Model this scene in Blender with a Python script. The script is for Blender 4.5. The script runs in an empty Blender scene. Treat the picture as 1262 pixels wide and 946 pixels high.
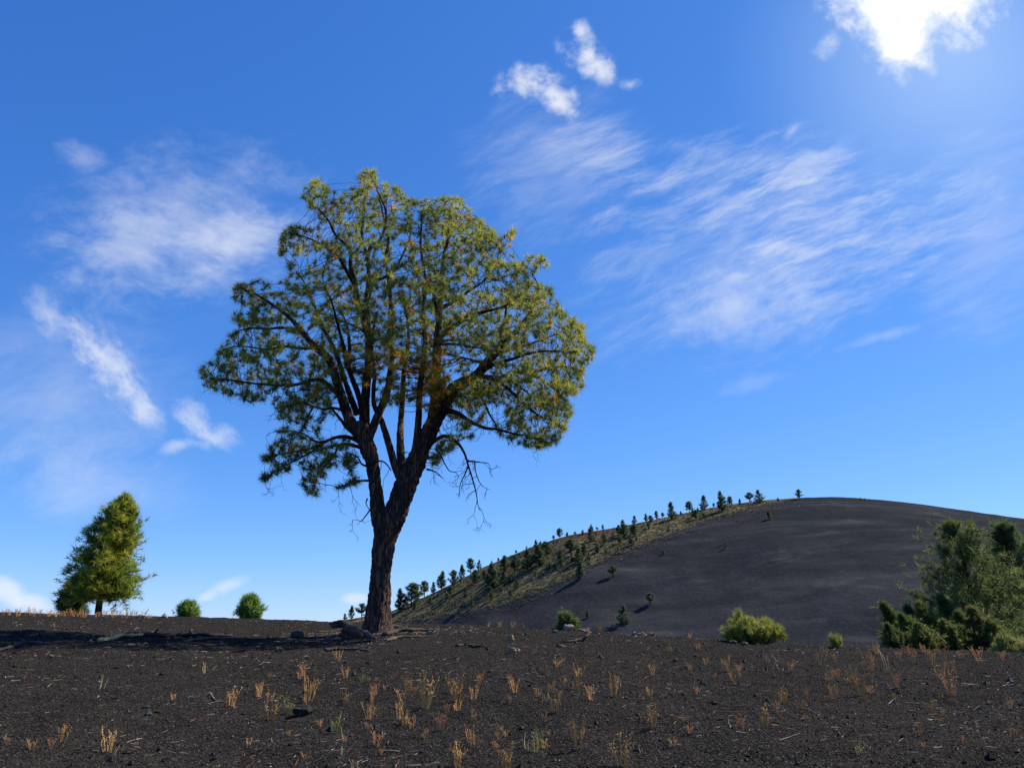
import bpy, math, random
import numpy as np
from mathutils import Vector, Matrix, noise as mnoise

random.seed(7)
rng = np.random.default_rng(7)
C = bpy.context.scene
COL = C.collection
R = math.radians

# ------------------------------------------------------------------ camera
EYE = 1.6
PW, PH, FPX = 1262.0, 946.0, 981.0
CX, CY, HOR = 631.0, 473.0, 785.0
TH = math.atan((HOR - CY) / FPX)
cam_d = bpy.data.cameras.new('camera')
cam = bpy.data.objects.new('camera', cam_d)
COL.objects.link(cam)
cam.location = (0, 0, EYE)
cam.rotation_euler = (math.pi / 2 + TH, 0, 0)
cam_d.sensor_width = 36.0
cam_d.lens = FPX / PW * 36.0
cam_d.clip_start = 0.1
cam_d.clip_end = 20000
C.camera = cam
C.view_settings.view_transform = 'Standard'
C.view_settings.look = 'None'
C.view_settings.exposure = 0.5
C.view_settings.gamma = 1.0

FWD = np.array([0, math.cos(TH), math.sin(TH)])
UPV = np.array([0, -math.sin(TH), math.cos(TH)])


def ray(px, py):
    return FWD + np.array([1.0, 0, 0]) * ((px - CX) / FPX) + UPV * ((CY - py) / FPX)


def P(px, py, Y):
    """Point of the place at world depth Y seen in direction px, py; also its distance along the view axis."""
    r = ray(px, py)
    s = Y / r[1]
    return np.array([s * r[0], Y, EYE + s * r[2]]), s


# ------------------------------------------------------------------ node helper
class NG:
    def __init__(self, tree):
        self.t = tree

    def new(self, kind, **props):
        n = self.t.nodes.new(kind)
        for k, v in props.items():
            setattr(n, k, v)
        return n

    def put(self, sock, v):
        if isinstance(v, X):
            self.t.links.new(v.s, sock)
        elif hasattr(v, 'is_output'):
            self.t.links.new(v, sock)
        else:
            if sock.type == 'RGBA' and len(v) == 3:
                v = tuple(v) + (1.0,)
            sock.default_value = v

    def m(self, op, a, b=0.0, c=None, clamp=False):
        n = self.new('ShaderNodeMath', operation=op, use_clamp=clamp)
        self.put(n.inputs[0], a)
        self.put(n.inputs[1], b)
        if c is not None:
            self.put(n.inputs[2], c)
        return X(self, n.outputs[0])

    def ss(self, v, lo, hi):
        n = self.new('ShaderNodeMapRange', interpolation_type='SMOOTHSTEP')
        self.put(n.inputs['Value'], v)
        n.inputs['From Min'].default_value = lo
        n.inputs['From Max'].default_value = hi
        n.inputs['To Min'].default_value = 0.0
        n.inputs['To Max'].default_value = 1.0
        return X(self, n.outputs['Result'])

    def dot(self, v, w):
        n = self.new('ShaderNodeVectorMath', operation='DOT_PRODUCT')
        self.put(n.inputs[0], v)
        n.inputs[1].default_value = tuple(w)
        return X(self, n.outputs['Value'])

    def vec(self, x, y, z=0.0):
        n = self.new('ShaderNodeCombineXYZ')
        for s, v in zip(n.inputs, (x, y, z)):
            self.put(s, v)
        return X(self, n.outputs[0])

    def noise(self, v, scale, detail=5.0, rough=0.55, dist=0.0, out='Fac'):
        n = self.new('ShaderNodeTexNoise')
        if v is not None:
            self.put(n.inputs['Vector'], v)
        n.inputs['Scale'].default_value = scale
        n.inputs['Detail'].default_value = detail
        n.inputs['Roughness'].default_value = rough
        n.inputs['Distortion'].default_value = dist
        return X(self, n.outputs[out])

    def voro(self, v, scale, feature='F1', out='Distance'):
        n = self.new('ShaderNodeTexVoronoi', feature=feature)
        if v is not None:
            self.put(n.inputs['Vector'], v)
        n.inputs['Scale'].default_value = scale
        return X(self, n.outputs[out])

    def mix(self, f, a, b, blend='MIX'):
        n = self.new('ShaderNodeMix', data_type='RGBA', blend_type=blend)
        self.put(n.inputs[0], f)
        self.put(n.inputs[6], a)
        self.put(n.inputs[7], b)
        return X(self, n.outputs[2])

    def scalev(self, v, s):
        n = self.new('ShaderNodeVectorMath', operation='MULTIPLY')
        self.put(n.inputs[0], v)
        n.inputs[1].default_value = tuple(s)
        return X(self, n.outputs[0])

    def bump(self, h, strength, dist, normal=None):
        n = self.new('ShaderNodeBump')
        self.put(n.inputs['Height'], h)
        n.inputs['Strength'].default_value = strength
        n.inputs['Distance'].default_value = dist
        if normal is not None:
            self.put(n.inputs['Normal'], normal)
        return X(self, n.outputs[0])


class X:
    def __init__(self, g, s):
        self.g, self.s = g, s

    def __add__(self, o): return self.g.m('ADD', self, o)
    __radd__ = __add__
    def __sub__(self, o): return self.g.m('SUBTRACT', self, o)
    def __rsub__(self, o): return self.g.m('SUBTRACT', o, self)
    def __mul__(self, o): return self.g.m('MULTIPLY', self, o)
    __rmul__ = __mul__
    def __truediv__(self, o): return self.g.m('DIVIDE', self, o)


# ------------------------------------------------------------------ sky, clouds, sun
SUN_AZ, SUN_EL = 64.0, 47.0           # azimuth to the right of the view, elevation
world = bpy.data.worlds.new('World')
C.world = world
world.use_nodes = True
wt = world.node_tree
wt.nodes.clear()
g = NG(wt)
sky = g.new('ShaderNodeTexSky', sky_type='NISHITA')
sky.sun_disc = False
sky.sun_elevation = R(SUN_EL)
sky.sun_rotation = R(SUN_AZ)
sky.altitude = 2200
sky.air_density = 1.0
sky.dust_density = 0.7
sky.ozone_density = 2.0
# the camera's colour response: gain and curve per channel, the same in every direction
ssp = g.new('ShaderNodeSeparateColor')
wt.links.new(sky.outputs[0], ssp.inputs[0])
scm = g.new('ShaderNodeCombineColor')
for i_, (gain, pw_) in enumerate(((0.627, 1.2), (1.445, 0.85), (3.42, 0.62))):
    g.put(scm.inputs[i_], g.m('POWER', X(g, ssp.outputs[i_]), pw_) * gain)
skyc = X(g, scm.outputs[0])
dirv = X(g, g.new('ShaderNodeTexCoord').outputs['Generated'])


def build_clouds(dirv):
    df = g.dot(dirv, FWD)
    dfs = g.m('MAXIMUM', df, 0.15)
    # chart of directions around the view: hundreds of photo pixels
    ux = (g.dot(dirv, (1, 0, 0)) / dfs) * (FPX / 100) + CX / 100
    uy = (g.dot(dirv, UPV) / dfs) * (-FPX / 100) + CY / 100
    front = g.ss(df, 0.15, 0.45)
    uv = g.vec(ux, uy, 0.0)
    n_w = X(g, g.t.nodes.new('ShaderNodeTexNoise').outputs['Color'])
    wn = n_w.s.node
    g.put(wn.inputs['Vector'], uv)
    wn.inputs['Scale'].default_value = 0.9
    wn.inputs['Detail'].default_value = 4
    sub = g.new('ShaderNodeVectorMath', operation='SUBTRACT')
    g.put(sub.inputs[0], n_w)
    sub.inputs[1].default_value = (0.5, 0.5, 0.5)
    wx = g.dot(sub.outputs[0], (1, 0, 0))
    wy = g.dot(sub.outputs[0], (0, 1, 0))

    def ell(cx, cy, a, b, ang, warp):
        """1 at the middle of a soft ellipse, 0 on its rim (units: hundreds of pixels)"""
        ca, sa = math.cos(R(ang)), math.sin(R(ang))
        dx = ux + wx * warp - cx
        dy = uy + wy * warp - cy
        p = (dx * (ca / a) + dy * (sa / a))
        q = (dy * (ca / b) - dx * (sa / b))
        r2 = g.m('ADD', p * p, q * q)
        return g.m('MAXIMUM', 1.0 - g.m('SQRT', r2), 0.0)

    fine = g.noise(uv, 2.6, 9, 0.62, 0.0)
    finer = g.noise(uv, 4.2, 8, 0.56, 0.0)
    big = g.noise(uv, 1.7, 9, 0.58, 0.0)

    def fib(ang, sx, sy, warp, scale, det=8, rough=0.6):
        ca, sa = math.cos(R(ang)), math.sin(R(ang))
        dx = ux + wx * warp
        dy = uy + wy * warp
        return g.noise(g.vec((dx * ca + dy * sa) * sx, (dy * ca - dx * sa) * sy, 3.1), scale, det, rough, 0.0)

    alpha = None

    def over(a):
        nonlocal alpha
        alpha = a if alpha is None else (alpha + a) - alpha * a

    def veil(e, tex, amt, lo, hi, k):
        """soft cloud: noise eats an ellipse from its rim"""
        over(g.ss(e * 1.2 + (tex - 0.5) * amt, lo, hi) * g.ss(e, 0.0, 0.35) * k)

    # thin cirrus veils
    f1 = fib(-12, 0.7, 1.5, 0.5, 1.7, 9, 0.64)
    f1b = fib(20, 0.7, 1.6, 0.45, 2.4, 9, 0.66)
    mixf = f1 * 0.55 + f1b * 0.45
    veil(ell(2.25, 2.75, 2.5, 1.45, -8, 0.9), mixf, 3.0, 0.1, 1.8, 0.44)
    veil(ell(3.1, 2.9, 1.3, 0.6, -8, 0.6), mixf, 2.8, 0.1, 1.6, 0.34)
    veil(ell(1.7, 3.2, 1.6, 0.8, 5, 0.8), mixf, 2.6, 0.1, 1.7, 0.28)
    veil(ell(0.98, 1.95, 0.5, 0.26, 8, 0.5), mixf, 2.6, 0.1, 1.5, 0.34)
    f2 = fib(-32, 0.5, 2.2, 0.5, 1.7, 9, 0.63)
    f2b = fib(-20, 0.5, 2.2, 0.35, 3.0, 9, 0.65)
    mf2 = f2 * 0.5 + f2b * 0.5
    veil(ell(9.3, 3.1, 3.1, 1.75, -22, 1.0), mf2, 3.4, 0.1, 2.0, 0.38)
    veil(ell(10.0, 2.75, 1.6, 0.75, -26, 0.6), f2b, 3.2, 0.1, 1.7, 0.32)
    veil(ell(9.9, 2.1, 1.1, 0.26, -24, 0.3), f2b, 1.8, 0.1, 1.3, 0.45)
    veil(ell(9.0, 2.55, 1.2, 0.2, -28, 0.25), f2b, 1.6, 0.1, 1.3, 0.35)
    veil(ell(9.6, 3.05, 0.5, 0.2, 5, 0.3), f2b, 1.5, 0.1, 1.3, 0.42)
    veil(ell(6.9, 2.1, 1.7, 1.35, 20, 0.9), mf2, 3.0, 0.1, 1.8, 0.30)
    veil(ell(7.4, 1.9, 1.0, 0.5, 15, 0.6), f2b, 2.8, 0.1, 1.6, 0.26)
    veil(ell(9.1, 3.75, 1.5, 0.7, -10, 0.6), fine, 1.9, 0.15, 1.4, 0.40)
    veil(ell(10.9, 4.13, 0.8, 0.1, -15, 0.25), fine, 1.8, 0.1, 1.3, 0.2)
    veil(ell(9.3, 4.7, 0.7, 0.2, -20, 0.4), fine, 1.9, 0.2, 1.4, 0.14)
    veil(ell(0.7, 4.9, 2.2, 1.8, 20, 0.8), f1, 1.9, 0.1, 1.7, 0.26)
    veil(ell(1.2, 5.9, 2.0, 0.7, 5, 0.6), f1, 1.6, 0.1, 1.6, 0.20)
    veil(ell(12.2, 2.9, 1.2, 1.9, 10, 0.8), f2b, 1.6, 0.0, 1.6, 0.26)
    veil(ell(11.0, 3.0, 2.0, 0.9, -30, 0.7), f2b, 3.4, 0.1, 1.9, 0.24)
    veil(ell(8.6, 2.2, 1.6, 0.7, -25, 0.6), f2b, 3.2, 0.1, 1.8, 0.30)
    # sun glare under the bright cloud, painted into the sky colour
    glare = g.ss(ell(11.7, 0.7, 3.0, 2.7, 0, 0.2), 0.0, 1.15) * 0.34 * front
    # ragged band at the left
    f4 = fib(50, 0.9, 1.4, 0.5, 2.2, 9, 0.64)
    f4b = fib(35, 0.9, 1.4, 0.4, 4.2, 9, 0.66)
    m4 = f4 * 0.55 + f4b * 0.45
    veil(ell(1.3, 4.45, 1.25, 0.42, 49, 0.6), m4, 3.4, 0.2, 1.7, 0.72)
    veil(ell(1.32, 4.5, 0.62, 0.2, 50, 0.4), m4, 2.6, 0.15, 1.4, 0.45)
    veil(ell(1.78, 5.02, 0.55, 0.26, 58, 0.4), m4, 3.0, 0.1, 1.5, 0.52)
    veil(ell(0.62, 3.85, 0.6, 0.3, 48, 0.5), m4, 3.0, 0.1, 1.6, 0.45)
    veil(ell(2.42, 5.2, 0.48, 0.3, 55, 0.45), m4, 3.0, 0.1, 1.5, 0.56)
    veil(ell(2.68, 5.4, 0.42, 0.26, 12, 0.35), m4, 2.6, 0.1, 1.4, 0.54)
    veil(ell(2.2, 5.52, 0.4, 0.14, -15, 0.3), m4, 1.6, 0.1, 1.2, 0.4)
    veil(ell(2.82, 7.24, 0.4, 0.13, -22, 0.2), fine, 1.0, 0.1, 1.1, 0.5)
    veil(ell(2.55, 7.38, 0.18, 0.09, -10, 0.2), fine, 1.0, 0.1, 1.1, 0.45)
    veil(ell(4.36, 7.35, 0.26, 0.11, 0, 0.15), fine, 0.8, 0.1, 1.0, 0.55)
    # small cumulus
    veil(ell(0.12, 7.26, 0.42, 0.26, 25, 0.3), finer * 0.5 + big * 0.5, 1.6, 0.1, 1.0, 0.75)
    veil(ell(0.42, 7.4, 0.34, 0.2, 10, 0.3), finer * 0.5 + big * 0.5, 1.6, 0.1, 1.0, 0.65)
    puff = finer * 0.6 + fine * 0.4
    veil(ell(6.45, 1.03, 0.46, 0.34, -10, 0.35), puff, 3.4, 0.15, 1.6, 0.95)
    veil(ell(6.88, 1.22, 0.46, 0.32, 32, 0.35), puff, 3.4, 0.15, 1.6, 0.95)
    veil(ell(7.22, 0.68, 0.54, 0.38, 46, 0.35), puff, 3.4, 0.18, 1.6, 0.90)
    veil(ell(7.45, 0.92, 0.28, 0.22, 46, 0.25), puff, 2.2, 0.15, 1.2, 0.80)
    veil(ell(7.12, 0.36, 0.16, 0.22, 0, 0.25), puff, 2.4, 0.2, 1.3, 0.65)
    veil(ell(7.78, 1.07, 0.22, 0.12, -25, 0.3), puff, 2.6, 0.2, 1.5, 0.45)
    veil(ell(10.2, 0.57, 0.32, 0.24, -30, 0.4), puff, 3.0, 0.2, 1.6, 0.6)
    veil(ell(9.8, 1.64, 0.22, 0.1, -40, 0.2), puff, 2.0, 0.2, 1.3, 0.3)
    thin = alpha
    # the great bright cloud in front of the sun side
    c1 = g.m('MAXIMUM', ell(11.25, -0.05, 1.45, 0.85, 6, 0.5), ell(11.1, 0.5, 0.68, 0.6, 35, 0.5))
    c1 = g.m('MAXIMUM', c1, ell(11.0, -1.0, 2.0, 1.25, 0, 0.6))
    a1 = g.ss(c1 * 1.9 + (finer - 0.5) * 2.2 + (big - 0.5) * 1.4, 0.1, 1.5) * g.ss(c1, 0.0, 0.2)
    # the rest of the sky carries the same kind of cirrus
    dz = g.m('MAXIMUM', g.dot(dirv, (0, 0, 1)), 0.08)
    pv = g.vec(g.dot(dirv, (0.8, 0.6, 0)) / dz * 0.5, g.dot(dirv, (-0.6, 0.8, 0)) / dz * 1.3, 0.0)
    rest = g.ss(g.noise(pv, 1.1, 9, 0.62, 0.0), 0.52, 0.85) * 0.5
    rest = rest * g.ss(g.dot(dirv, (0, 0, 1)), 0.02, 0.25) * (1.0 - front)
    return thin * front + rest, a1 * front, g.ss(c1 + (big - 0.5) * 1.8, 0.1, 0.9), glare


thin_a, bright_a, thick, glare_a = build_clouds(dirv)
cl = g.mix(thin_a, skyc, (8.6, 9.0, 9.8))
cl = g.mix(glare_a, cl, (8.3, 10.6, 12.4))
cl = g.mix(bright_a, cl, g.mix(thick, (8.4, 9.0, 9.9), (13.0, 13.0, 13.0)))
bg = g.new('ShaderNodeBackground')
g.put(bg.inputs['Color'], cl)
bg.inputs['Strength'].default_value = 0.0707
wo = g.new('ShaderNodeOutputWorld')
wt.links.new(bg.outputs[0], wo.inputs[0])
world.cycles.sampling_method = 'MANUAL'
world.cycles.sample_map_resolution = 512

sun_dir = Vector((math.sin(R(SUN_AZ)) * math.cos(R(SUN_EL)), math.cos(R(SUN_AZ)) * math.cos(R(SUN_EL)), math.sin(R(SUN_EL))))
sl = bpy.data.lights.new('sun', 'SUN')
sl.energy = 5.0
sl.angle = R(0.5)
sl.color = (1.0, 0.93, 0.80)
so = bpy.data.objects.new('sun', sl)
COL.objects.link(so)
so.rotation_euler = sun_dir.to_track_quat('Z', 'Y').to_euler()
so.location = (30, 20, 40)


# ------------------------------------------------------------------ numpy noise
def vnoise(x, y, seed=0):
    x = np.asarray(x, float); y = np.asarray(y, float)
    xi = np.floor(x).astype(np.int64); yi = np.floor(y).astype(np.int64)
    fx = x - xi; fy = y - yi
    fx = fx * fx * (3 - 2 * fx); fy = fy * fy * (3 - 2 * fy)

    def h(a, b):
        n = (a * 374761393 + b * 668265263 + seed * 974711) & 0x7fffffff
        n = ((n ^ (n >> 13)) * 1274126177) & 0x7fffffff
        return ((n ^ (n >> 16)) & 0xffff) / 65535.0
    return (h(xi, yi) * (1 - fx) + h(xi + 1, yi) * fx) * (1 - fy) + (h(xi, yi + 1) * (1 - fx) + h(xi + 1, yi + 1) * fx) * fy


def fbm(x, y, octv=4, seed=0):
    s, a, t = 0, 1.0, 0
    for i in range(octv):
        s = s + a * (vnoise(x * 2 ** i + 17.3 * i, y * 2 ** i - 9.1 * i, seed + i) - 0.5)
        t += a
        a *= 0.5
    return s / t * 2


# ------------------------------------------------------------------ terrain shapes
SIL = [(-250, 749), (0, 754), (130, 757), (320, 762), (400, 765.5), (490, 768), (560, 768.5), (640, 772), (760, 779), (860, 786), (980, 792), (1080, 797), (1262, 803), (1500, 808)]
_s, _e = [], []
for px, py in SIL:
    r_ = ray(px, py)
    hyp = math.hypot(r_[0], r_[1])
    _s.append(r_[0] / hyp)
    _e.append(r_[2] / hyp)
DRS = [(-1, 44), (-.52, 46), (-.3, 42), (-.14, 31), (.07, 25), (.28, 23), (.52, 22), (1, 21)]
GA = 2.9


def ground0(x, y):
    x = np.asarray(x, float); y = np.asarray(y, float)
    rho0 = np.hypot(x, y) + 1e-6
    s = x / rho0
    E = np.interp(s, _s, _e)
    dr = np.interp(s, [a for a, b in DRS], [b for a, b in DRS])
    k = 1.2
    rho = np.log(np.exp(k * np.minimum(rho0, 60)) + np.exp(k * 4.2)) / k
    rho = np.where(rho0 > 50, rho0, rho)
    inv = np.maximum(1 / rho - 1 / dr, 0)
    z1 = EYE + rho * (E - GA * inv ** 1.25)
    e = np.maximum(rho - dr, 0)
    zr = EYE + dr * E
    fall = np.where(e < 30, 0.0035 * e * e, 0.0035 * 900 + (e - 30) * 0.21)
    z2 = zr + e * E - fall
    base = -14.0
    z2 = base + np.where(z2 - base > 4, z2 - base, 4 * np.exp((z2 - base - 4) / 4))
    return np.where(rho < dr, z1, z2)


def ground(x, y):
    x = np.asarray(x, float); y = np.asarray(y, float)
    rho = np.hypot(x, y)
    f = np.clip(rho / 6, 0.3, 1)
    far = np.clip(2.2 - rho / 40, 0.0, 1)
    return ground0(x, y) + far * (0.07 * fbm(x * 0.45, y * 0.45, 3, 3) * f + 0.05 * fbm(x * 1.7, y * 1.7, 4, 11) + 0.018 * fbm(x * 9, y * 9, 3, 23)) - 0.03


def hit(fn, px, py, y0=3.0, y1=120.0, n=900):
    """Where the line of sight through px, py first meets a surface."""
    r_ = ray(px, py)
    Y = np.geomspace(y0, y1, n)
    xs = Y * r_[0] / r_[1]
    zs = EYE + Y * r_[2] / r_[1]
    d = fn(xs, Y) - zs
    k = np.argmax(d >= 0)
    if d[k] < 0:
        return None
    if k:
        w = d[k - 1] / (d[k - 1] - d[k])
        yy = Y[k - 1] + (Y[k] - Y[k - 1]) * w
    else:
        yy = Y[0]
    return np.array([yy * r_[0] / r_[1], yy, EYE + yy * r_[2] / r_[1]])


def ghit(px, py):
    """Ground point under px, py; slides down to the crest if the sight line passes over it."""
    for k in range(60):
        p = hit(ground, px, py + k)
        if p is not None:
            return p
    return None


HILL_SIL = [(300, 775), (400, 768), (480, 754), (540, 728), (600, 697), (650, 676), (700, 660), (760, 650), (800, 642), (850, 631), (900, 621.5), (940, 617), (985, 614), (1030, 613.5), (1070, 616), (1110, 620), (1160, 627), (1210, 634), (1262, 641), (1340, 656), (1500, 695), (1700, 760)]
HY = 430.0
_hx, _hz = [], []
for px, py in HILL_SIL:
    p_, _ = P(px, py, HY)
    _hx.append(p_[0]); _hz.append(p_[2])
_hx = np.array(_hx); _hz = np.array(_hz)
_xx = np.linspace(_hx[0], _hx[-1], 400)
_zz = np.interp(_xx, _hx, _hz)
_ker = np.hanning(13); _ker /= _ker.sum()
_zz = np.convolve(np.pad(_zz, 6, mode='edge'), _ker, 'valid')


def hill_z(x, y):
    x = np.asarray(x, float); y = np.asarray(y, float)
    zr = np.interp(x, _xx, _zz)
    yr = HY
    e = y - yr
    a = np.where(e < 0, -e, e * 1.1)
    drop = 0.40 * (np.sqrt(a * a + 14.0 ** 2) - 14.0)
    z = zr - drop
    env = np.clip((zr - z) / 12, 0, 1)
    z = z + env * (2.6 * fbm(x * 0.013, y * 0.02, 3, 41) + 0.7 * fbm(x * 0.07, y * 0.05, 3, 47)) + 0.25 * fbm(x * .2, y * .2, 2, 5)
    base = -15.0
    return base + np.where(z - base > 5, z - base, 5 * np.exp((z - base - 5) / 5))


def hhit(px, py):
    for k in range(40):
        p = hit(hill_z, px, py + k * 0.5, 60, 470, 1600)
        if p is not None:
            return p
    return None


# ------------------------------------------------------------------ mesh helpers
def mesh_np(name, V, F, mat=None, smooth=False, tint=None, link=True, parent=None):
    """V (n,3); F (m,k) faces of one size or list of such arrays. Links ONE mesh object."""
    me = bpy.data.meshes.new(name)
    V = np.asarray(V, np.float32)
    Fs = F if isinstance(F, list) else [F]
    Fs = [np.asarray(f, np.int32) for f in Fs if len(f)]
    nl = sum(f.size for f in Fs)
    nf = sum(len(f) for f in Fs)
    me.vertices.add(len(V))
    me.vertices.foreach_set('co', V.ravel())
    me.loops.add(nl)
    me.loops.foreach_set('vertex_index', np.concatenate([f.ravel() for f in Fs]))
    me.polygons.add(nf)
    sizes = np.concatenate([np.full(len(f), f.shape[1], np.int32) for f in Fs])
    starts = np.concatenate([[0], np.cumsum(sizes)[:-1]]).astype(np.int32)
    me.polygons.foreach_set('loop_start', starts)
    me.update(calc_edges=True)
    me.polygons.foreach_set('use_smooth', np.full(nf, smooth))
    if tint is not None:
        a = me.color_attributes.new('tint', 'FLOAT_COLOR', 'POINT')
        t = np.ones((len(V), 4), np.float32)
        t[:, :3] = tint
        a.data.foreach_set('color', t.ravel())
    me.validate()
    if mat:
        me.materials.append(mat)
    if not link:
        return me
    return obj(name, me, parent)


def obj(name, me, parent=None):
    o = bpy.data.objects.new(name, me)
    COL.objects.link(o)
    if parent is not None:
        o.parent = parent
    return o


def tag(o, label=None, cat=None, group=None, kind=None):
    if label: o['label'] = label
    if cat: o['category'] = cat
    if group: o['group'] = group
    if kind: o['kind'] = kind
    return o


def empty(name, loc):
    o = bpy.data.objects.new(name, None)
    COL.objects.link(o)
    o.location = tuple(loc)
    o.empty_display_size = 0.2
    return o


def copy_tree(root):
    c = root.copy(); COL.objects.link(c)
    for ch in root.children:
        d = ch.copy(); COL.objects.link(d); d.parent = c
        for gch in ch.children:
            e = gch.copy(); COL.objects.link(e); e.parent = d
    return c


def catmull(pts, rad, step):
    pts = np.asarray(pts, float); rad = np.asarray(rad, float)
    p = np.vstack([2 * pts[0] - pts[1], pts, 2 * pts[-1] - pts[-2]])
    out, ro = [], []
    for i in range(len(pts) - 1):
        L = np.linalg.norm(pts[i + 1] - pts[i])
        n = max(1, int(round(L / step)))
        t = np.arange(n)[:, None] / n
        a, b, c, d = p[i], p[i + 1], p[i + 2], p[i + 3]
        out.append(0.5 * ((2 * b) + (-a + c) * t + (2 * a - 5 * b + 4 * c - d) * t ** 2 + (-a + 3 * b - 3 * c + d) * t ** 3))
        ro.append(rad[i] + (rad[i + 1] - rad[i]) * t[:, 0])
    out.append(pts[-1:]); ro.append(rad[-1:])
    return np.vstack(out), np.concatenate(ro)


def tube(pts, rad, n=8):
    """swept tube: returns V, quads, end triangles"""
    pts = np.asarray(pts, float)
    m = len(pts)
    T = np.gradient(pts, axis=0)
    T /= np.linalg.norm(T, axis=1)[:, None] + 1e-12
    u = np.cross(T[0], [0.3, 0.9, 0.2]); u /= np.linalg.norm(u)
    V = np.zeros((m, n, 3))
    ang = np.arange(n) * 2 * math.pi / n
    for i in range(m):
        u = u - T[i] * np.dot(u, T[i]); u /= np.linalg.norm(u) + 1e-12
        w = np.cross(T[i], u)
        V[i] = pts[i] + rad[i] * (np.cos(ang)[:, None] * u + np.sin(ang)[:, None] * w)
    idx = np.arange(m * n).reshape(m, n)
    a = idx[:-1]; b = np.roll(idx, -1, axis=1)[:-1]; c = np.roll(idx, -1, axis=1)[1:]; d = idx[1:]
    Q = np.stack([a, b, c, d], -1).reshape(-1, 4)
    VV = np.vstack([V.reshape(-1, 3), pts[:1], pts[-1:]])
    e0, e1 = m * n, m * n + 1
    i0 = idx[0]; i1 = idx[-1]
    Tr = np.vstack([np.stack([np.roll(i0, -1), i0, np.full(n, e0)], -1), np.stack([i1, np.roll(i1, -1), np.full(n, e1)], -1)])
    return VV, Q, Tr


class MB:
    """collects shapes into one mesh"""
    def __init__(self):
        self.V, self.Q, self.T, self.C, self.n = [], [], [], [], 0

    def add(self, V, Q=None, T=None, col=(1, 1, 1)):
        V = np.asarray(V, float)
        self.V.append(V)
        if Q is not None and len(Q): self.Q.append(np.asarray(Q) + self.n)
        if T is not None and len(T): self.T.append(np.asarray(T) + self.n)
        c = np.asarray(col, float)
        self.C.append(np.broadcast_to(c, (len(V), 3)))
        self.n += len(V)

    def tube(self, pts, rad, n=6, col=(1, 1, 1)):
        V, Q, T = tube(pts, rad, n)
        self.add(V, Q, T, col)

    def build(self, name, mat, parent=None, smooth=True, origin=(0, 0, 0), link=True):
        V = np.vstack(self.V) - np.asarray(origin)
        F = []
        if self.Q: F.append(np.vstack(self.Q))
        if self.T: F.append(np.vstack(self.T))
        return mesh_np(name, V, F, mat, smooth, np.vstack(self.C), link, parent)


def segs_mesh(A, B, ra, rb, n=4):
    """many straight tapered prisms at once"""
    d = B - A
    L = np.linalg.norm(d, axis=1)[:, None] + 1e-9
    d = d / L
    ref = np.where(np.abs(d[:, 2:3]) > 0.9, np.array([[1.0, 0, 0]]), np.array([[0, 0, 1.0]]))
    u = np.cross(d, ref); u /= np.linalg.norm(u, axis=1)[:, None]
    w = np.cross(d, u)
    m = len(A)
    V = np.zeros((m, 2, n, 3))
    for k in range(n):
        a = 2 * math.pi * k / n
        o = math.cos(a) * u + math.sin(a) * w
        V[:, 0, k] = A + o * ra[:, None]
        V[:, 1, k] = B + o * rb[:, None]
    base = (np.arange(m) * 2 * n)[:, None]
    Q = []
    for k in range(n):
        k2 = (k + 1) % n
        Q.append(np.concatenate([base + k, base + k2, base + n + k2, base + n + k], 1))
    return V.reshape(-1, 3), np.vstack(Q)


def unit(v):
    return v / (np.linalg.norm(v, axis=-1, keepdims=True) + 1e-12)


def needles(cen, dirs, size, nn, width, tint, spread=0.9, back=0.55, droop=0.0, jit=0.16):
    """bursts of needles: one slim triangle each. cen, dirs (m,3); size (m,), tint (m,3)"""
    m = len(cen)
    c = np.repeat(cen, nn, 0); d = np.repeat(dirs, nn, 0); s = np.repeat(size, nn)
    t = np.repeat(tint, nn, 0)
    k = m * nn
    sph = unit(rng.normal(size=(k, 3)))
    nd = unit(d * (1.0 - spread * 0.55) + sph * spread)
    nd[:, 2] -= droop
    nd = unit(nd)
    org = c - d * (rng.random(k) * back * s)[:, None]
    L = s * rng.uniform(0.7, 1.1, k)
    side = unit(np.cross(nd, unit(rng.normal(size=(k, 3)))))
    wv = side * (width * rng.uniform(0.7, 1.3, k))[:, None] * 0.5
    V = np.stack([org - wv, org + wv, org + nd * L[:, None]], 1).reshape(-1, 3)
    F = np.arange(3 * k).reshape(-1, 3)
    t = np.clip(t * (1 + jit * rng.normal(size=(k, 1))), 0.0, 1)
    return V, F, np.repeat(t, 3, 0)


# ------------------------------------------------------------------ materials
def mat_new(name):
    m = bpy.data.materials.new(name)
    m.use_nodes = True
    m.node_tree.nodes.clear()
    return m, NG(m.node_tree)


def finish(m, gg, color, rough=0.9, normal=None, spec=0.3):
    b = gg.new('ShaderNodeBsdfPrincipled')
    gg.put(b.inputs['Base Color'], color)
    gg.put(b.inputs['Roughness'], rough)
    b.inputs['Specular IOR Level'].default_value = spec
    if normal is not None:
        gg.put(b.inputs['Normal'], normal)
    o = gg.new('ShaderNodeOutputMaterial')
    gg.t.links.new(b.outputs[0], o.inputs[0])
    return m


def obj_co(gg):
    return X(gg, gg.new('ShaderNodeTexCoord').outputs['Object'])


def attr(gg, name='tint'):
    n = gg.new('ShaderNodeAttribute')
    n.attribute_name = name
    return X(gg, n.outputs['Color'])


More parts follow.
